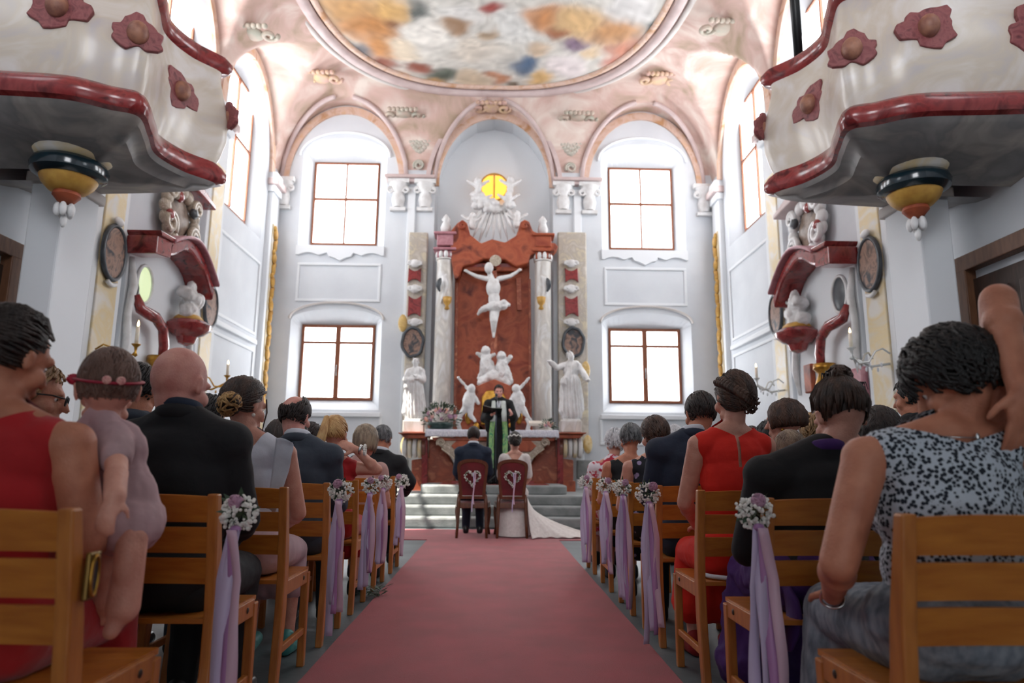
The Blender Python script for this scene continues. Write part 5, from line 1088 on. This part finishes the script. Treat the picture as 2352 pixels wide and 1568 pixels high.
dress(o,J,scarl,.009,cuts=[vcut(J['N'],.025,.11),[(V((-.007,0,0)),V((1,0,0))),(V((.007,0,0)),V((-1,0,0))),(V((0,0,J['N'].z-.16)),V((0,0,1))),(V((0,0,0)),V((0,-1,0)))]],shw=.13,off=.016,full=.04,to=.8,wrk=.005); shoes(o,J,cloth('red_shoe',(150,20,24)))
M().tube([(.17*math.cos(a),-.02+.14*math.sin(a),.455) for a in [PI+PI*i/16 for i in range(17)]],.012,8,flat=.8).build('white_lining',wht,o,smooth=True)
o,J=P(1607,898,4,'man in a navy suit with cropped dark hair and white collar',('short',HR['dark'],dict(n=620,r=.99,w=.8)),'tan','m',vox=.009,k=1.08,sh=.172,yaw=8,pit=8,x=1.13,ch='the man in the navy suit on the right',hs=1.04); suit(o,J,navy,vox=.01,shirt=shirt)
o,J=P(1503,956,5,'woman with short brown hair in a dark floral dress',('short',HR['brown'],dict(n=620,w=1.3,r=1.04)),'fair',vox=.009,yaw=22,pit=14,x=1.1,ch='the woman in the dark floral dress',hs=1.04); dress(o,J,floral,cuts=[vcut(J['N'],.05,.1)],shw=.12); shoes(o,J,blk)
M().tube([J['N']+V((.07*math.cos(a),.07*math.sin(a),.0)) for a in [2*PI*i/24 for i in range(24)]],.003,5,closed=True).build('dress_cord',blkn,o,smooth=True)
o,J=P(1448,972,6,'grey-haired woman in a black sleeveless dress with a bare upper back',('short',HR['grey'],dict(n=520,w=1.3,r=1.02)),'tan',vox=.01,yaw=10,pit=12,x=1.09,ch='the grey-haired woman in black'); dress(o,J,blk,cuts=[vcut(J['N'],.09,.13)],shw=.12); shoes(o,J,blk)
o,J=P(1412,987,7,'white-haired woman in a white and red patterned blouse, foremost on the right',('curly',HR['white'],dict(n=420,w=.7)),'fair',vox=.01,yaw=14,pit=12,x=1.1,ch='the white-haired woman foremost on the right',hs=.95); dress(o,J,redfl,sleeves=.4); shoes(o,J,blk)
o,J=P(1549,974,7,'older guest with thin pinkish grey hair just past the brown-haired woman',('fuzz',HR['white'],dict(n=300)),'pink','m',x=1.64,ch='the older guest with thin grey hair'); suit(o,J,chk)
o,J=P(1800,918,4,'brown-haired woman in profile looking left, between the orange and black clothed women',('bob',HR['brown'],dict(n=420,L=.015)),'fair',vox=.009,yaw=48,pit=4,ch='the brown-haired woman in profile'); dress(o,J,blk,sleeves=.4); jewel(o,J,-1,gold); shoes(o,J,blk)
cx=atY(1812,992,3.5)
J=joints(T=cx.z,k=.7,sh=.1,hs=.72,zp=.56,yaw=20); J['SHL']=V((-.11,0,cx.z-.3)); J['SHR']=V((.11,0,cx.z-.3)); o=body(J,cx.x,3.50,SK['fair'],.012,'blond child low in front of the brown-haired woman in profile'); hair(o,J,'bob',HR['ash'],3,n=300,L=.03); dress(o,J,wht,sleeves=.3,to=.6)
o,J=P(1724,974,6,'dark-haired guest glimpsed beside the vermilion-dressed woman\'s left ear',('short',HR['dark'],dict(n=260)),'fair',x=2.02,ch='the dark-haired guest far right of the navy suit',T=1.26); dress(o,J,blk,sleeves=.5)
o,J=P(1768,968,5,'black-haired guest low between the vermilion dress and the profile woman',('bob',HR['black'],dict(n=260)),'fair',ch='the black-haired guest on the right',T=1.25); dress(o,J,blk,sleeves=.5)
o,J=P(1868,938,5,'guest with curly light brown hair partly hidden left of the clipped-up hair',('curly',HR['dblond'],dict(n=300,w=.6)),'fair',ch='the guest with curly light brown hair',T=1.30); dress(o,J,wht,sleeves=.5)
o,J=P(2014,936,3,'woman with long straight dark hair, back to the camera on the right',('long',HR['dark'],dict(n=620,L=.2)),'fair',vox=.01,yaw=5,pit=4,ch='the woman with long dark hair',sh=.15); dress(o,J,blkn,sleeves=.6); shoes(o,J,blk)
o,J=P(2092,864,4,'dark-haired man looking left, seen just past the speckled dress',('short',HR['black'],dict(n=420)),'tan','m',yaw=30,ch='the dark-haired man at far right'); suit(o,J,blk)
# ---------------------------------------------------------------- couple, priest
YC=9.27
c1=royal(); c1.location=(atY(1084,1200,YC).x,YC,0); c1['label']='red velvet chair with brown frame under the groom, left of the pair'; c1['group']='the couple\'s red velvet chairs'
c2_=copy_tree(c1); c2_.location=(atY(1176,1200,YC).x,YC,0); c2_['label']='red velvet chair with brown frame under the bride, right of the pair'
def heart(c,label):
    x,y,z=c.location; o=empty('heart_wreath',(x,y-.11,.775),label,'wreath',group='heart wreaths on the couple\'s chairs'); r=random.Random(int(abs(x)*100)); g=M(); hpnt=lambda a:V((.0063*16*math.sin(a)**3*.95,0,.0063*(13*math.cos(a)-5*math.cos(2*a)-2*math.cos(3*a)-math.cos(4*a))))
    M().tube([hpnt(2*PI*i/40+.001) for i in range(40)],.009,6,closed=True).build('wreath_ring',stemm,o,smooth=True)
    for i in range(150): g.ell(hpnt(r.uniform(0,2*PI))+rdir(r)*.016,r.uniform(.005,.009),nu=6,nv=4)
    g.build('wreath_blossom',gyp,o)['kind']='stuff'
    for i,(mt,l) in enumerate(((ribl,.42),(ribp,.34))):
        rows=[]
        for j in range(17): t=j/16; rows.append([(.01+.016*i-.008+.012*math.sin(t*5+i),-.022-.004*i,.07-l*t*1.2),(.01+.016*i+.008+.012*math.sin(t*5+i),-.02-.004*i,.07-l*t*1.2)])
        M().grid(rows).build('ribbon',mt,o,smooth=True)
heart(c1,'heart-shaped white flower wreath on the back of the groom\'s chair'); heart(c2_,'heart-shaped white flower wreath on the back of the bride\'s chair')
h=atY(1088,980,YC+.17); J=joints(T=h.z,sex='m',sh=.175,k=1.1,pit=4,yaw=4); o=body(J,h.x,YC+.17,SK['warm'],.009,'groom in a navy suit seated before the altar, seen from behind'); hair(o,J,'short',HR['dark'],4,n=620); suit(o,J,navy,shirt=shirt,vox=.01)
h=atY(1181,993,YC+.17); J=joints(T=h.z,sex='f',sh=.15,pit=8,yaw=4,zp=.57); o=body(J,h.x+.01,YC+.17,SK['fair'],.009,'bride in an ivory lace gown seated before the altar, seen from behind'); hair(o,J,'updo',HR['dark'],4,n=420,B=(0,-.9,-.45),bs=.042)
dress(o,J,ivory,.01,cuts=[vcut(J['N'],.14,.12)],sleeves=.42,to=1,full=.1,name='gown')
m=M(); rows=[]    # train spreading over the carpet to the right
for j in range(18):
    t=j/17; rr=[]
    for i in range(26):
        u=i/25; p0=V((.17+.04*u,-.17+.4*u,.52)); p1=V((.22+.98*u,-.40+.30*u+.06*math.sin(u*9),.0)); e=t**.62; p=p0.lerp(p1,t); p.z=.5*(1-e)**1.25*(1-.15*u)+.014+.014*abs(math.sin(u*19+t*3))*(.4+t); rr.append(p)
    rows.append(rr)
b=m.grid(rows).build('gown_train',ivory,o,smooth=True); q=b.modifiers.new('s','SOLIDIFY'); q.thickness=.004
m=M(); rows=[[(.19*math.cos(a)*(1+.25*t),.08+.3*math.sin(a)*(.6+.4*t),.47-.45*t+.0) for a in [2*PI*i/40 for i in range(40)]] for t in(0,.2,.4,.6,.8,1)]
rows=[[(x+.012*math.sin(i*2.2)*j/5,y+.012*math.cos(i*2.7)*j/5,z) for i,(x,y,z) in enumerate(r)] for j,r in enumerate(rows)]; m.grid(rows,closed=True).build('gown_skirt',ivory,o,smooth=True)
r=random.Random(2); hw=M()
for i in range(34): a=R_(-200+220*i/33); p=J['H']@hp(V((math.cos(a),math.sin(a),.35+.1*math.sin(i))).normalized(),1.17); hw.ell(p,r.uniform(.006,.012),nu=7,nv=5)
hw.build('hair_flowers',gyp,o,smooth=True)['kind']='stuff'
h=atY(1146,884,12.35); T=h.z-.615; J=joints(T=T,sex='m',sh=.18,k=1.1,pit=10,yaw=0,zp=.95)
for n,s in(('L',-1),('R',1)):
    J['HP'+n]=V((s*.09,0,.9)); J['KN'+n]=V((s*.1,.02,.5)); J['AN'+n]=V((s*.1,0,.09)); J['TO'+n]=V((s*.13,.15,.04)); J['SH'+n]=V((s*.18,0,T-.345))
J['ELR']=V((.25,.05,T-.62)); J['WRR']=V((.14,.26,T-.56)); J['HDR']=V((-.5,.7,.1)); J['PNR']=V((0,.1,1)); J['ELL']=V((-.28,.03,T-.6)); J['WRL']=V((-.23,.27,T-.55)); J['HDL']=V((.2,.8,.5)); J['PNL']=V((1,0,0)); J['thumbR']=-1
o=body(J,h.x,12.35,SK['pink'],.008,'priest in a black robe and green and white stole facing the couple',z=.615,face_=True,brow=HR['dark']); o.rotation_euler.z=PI; hair(o,J,'short',HR['dark'],9,n=420)
m=M(); torso(m,J,.03); 
for n in'LR': arm(m,J,n,.035,.8); E_,W_=J['EL'+n],J['WR'+n]; m.cap(E_,E_.lerp(W_,.75),.07,.085); m.cap(E_.lerp(W_,.5)+V((0,0,-.02)),E_.lerp(W_,.5)+V((0,-.02,-.22)),.06,.04)
m.cap((0,0,1.0),(0,0,.16),.19,.23); link('robe',remesh(m,.012,2,lambda c:(.014*math.sin(math.atan2(c.x,c.y)*16) if c.z<1.0 else 0)+.004*noise.noise(c*9)),blkn,o)
stw=cloth('stole_white',(202,210,206)); 
def stole_mat():
    m_=mat('stole_silk',(30,130,96),.6,c2=(150,190,120),c3=(20,70,96),scale=14,dist=2,lo=.3,hi=.7,stretch=(1,1,.4)); return m_
for s in(-1,1):
    def sp(t): 
        z=T-.27-(T-.27-.28)*t; y=.03+.115*min(1,t*7)**.5+(.05 if t>.3 else .05*t/.3)+.02*t; return V((s*(.075+.045*min(1,t*2)),y,z))
    for nm,t0,t1,mt in(('stole_band',0,.33,stw),('stole_end',.33,1,stole_mat())):
        rows=[]
        for i in range(15): t=t0+(t1-t0)*i/14; p=sp(t); rows.append([(p.x-.045,p.y+.0,p.z),(p.x,p.y+.012,p.z),(p.x+.045,p.y-.0,p.z)])
        b=M().grid(rows).build(nm,mt,o,smooth=True); q=b.modifiers.new('s','SOLIDIFY'); q.thickness=.008
b=M(); 
for s in(-1,1): b.box((s*.018,.145,T-.36),(.03,.006,.12),Mx.Rotation(s*.12,3,'Y'))
b.build('preaching_bands',shirt,o); shoes(o,J,blk)
kp=V((h.x,12.35,.615)); bw=kp+V((-J['WRR'].x+.02,-J['WRR'].y-.09,J['WRR'].z+.055))
bk=empty('open_book',bw,'thin black book held open by the priest','book'); 
for s in(-1,1): M().box((s*.085,0,.012),(.17,.23,.012),Mx.Rotation(-s*.12,3,'Y')).build('cover',black,bk,bevel=.002); M().box((s*.08,0,.022),(.15,.21,.006),Mx.Rotation(-s*.12,3,'Y')).build('page',mat('paper',(214,210,200),.7),bk)
bk.rotation_euler=(R_(-25),R_(8),0)
mx_=atY(1139,1000,11.95).x; ms=empty('microphone_stand',(mx_,11.97,.61),'tall black microphone stand in front of the priest','microphone stand')
hz=atY(1139,905,11.97).z-.61
M().tube([(0,0,.05),(0,0,hz-.12)],.011,8).build('pole',mat('dark_steel',(60,68,78),.3,metal=.7),ms,smooth=True); 
for k in range(3): a=R_(90+120*k); M().tube([(0,0,.16),(.1*math.cos(a),.1*math.sin(a),.08),(.28*math.cos(a),.28*math.sin(a)*.8,.012)],.011,6).build('leg',black,ms,smooth=True)
M().tube([(0,0,hz-.14),(0,.01,hz-.04)],[.014,.02],10).build('microphone_body',black,ms,smooth=True); M().ell((0,.015,hz-.01),(.026,.026,.03)).build('microphone_head',mat('mesh_grille',(70,74,80),.4,metal=.6),ms,smooth=True)
# small things on the floor
g=M(); r=random.Random(6)
for i in range(60): a=r.uniform(0,6.28); p=V((r.uniform(-.09,.09),r.uniform(-.14,.14),r.uniform(.005,.05))); d=V((math.cos(a),math.sin(a),r.uniform(-.1,.5)))*.035; t=V((-math.sin(a),math.cos(a),0))*.012; g.add([p,p+d+t,p+d*2,p+d-t],[(0,1,2,3)])
o=g.build('fallen_greenery',leafm); o['kind']='stuff'; o.location=atZ(850,1368,0)+V((0,0,.002)); tag(o,'dark green leaf sprig on the floor beside the carpet edge','greenery')
# coupling plate on the nearest left chair's aisle post
q=atY(256,1255,ROW[1]-.02); m=M().box((0,0,0),(.012,.045,.1)); cpl=m.build('coupling_plate',mat('aged_brass',(120,96,50),.35,metal=.8),None,bevel=.004); cpl.name='coupling_plate'
near=[c for c in bpy.data.objects if c.name.startswith('slatted_chair') and abs(c.location.y-ROW[1])<.01 and c.location.x<0][0]
cpl.parent=near; cpl.location=(.245,.01,.69); M().box((.245,.01,.69),(.016,.02,.06)).build('plate_window',mat('black_slot',(16,20,24),.4),near)
M().tube([(.252,.01+.014*math.cos(a),.69+.042*math.sin(a)) for a in [2*PI*i/20 for i in range(20)]],.004,6,closed=True).build('brass_rim',gold,near,smooth=True)
print('T',time.time()-T0,len(bpy.data.objects))
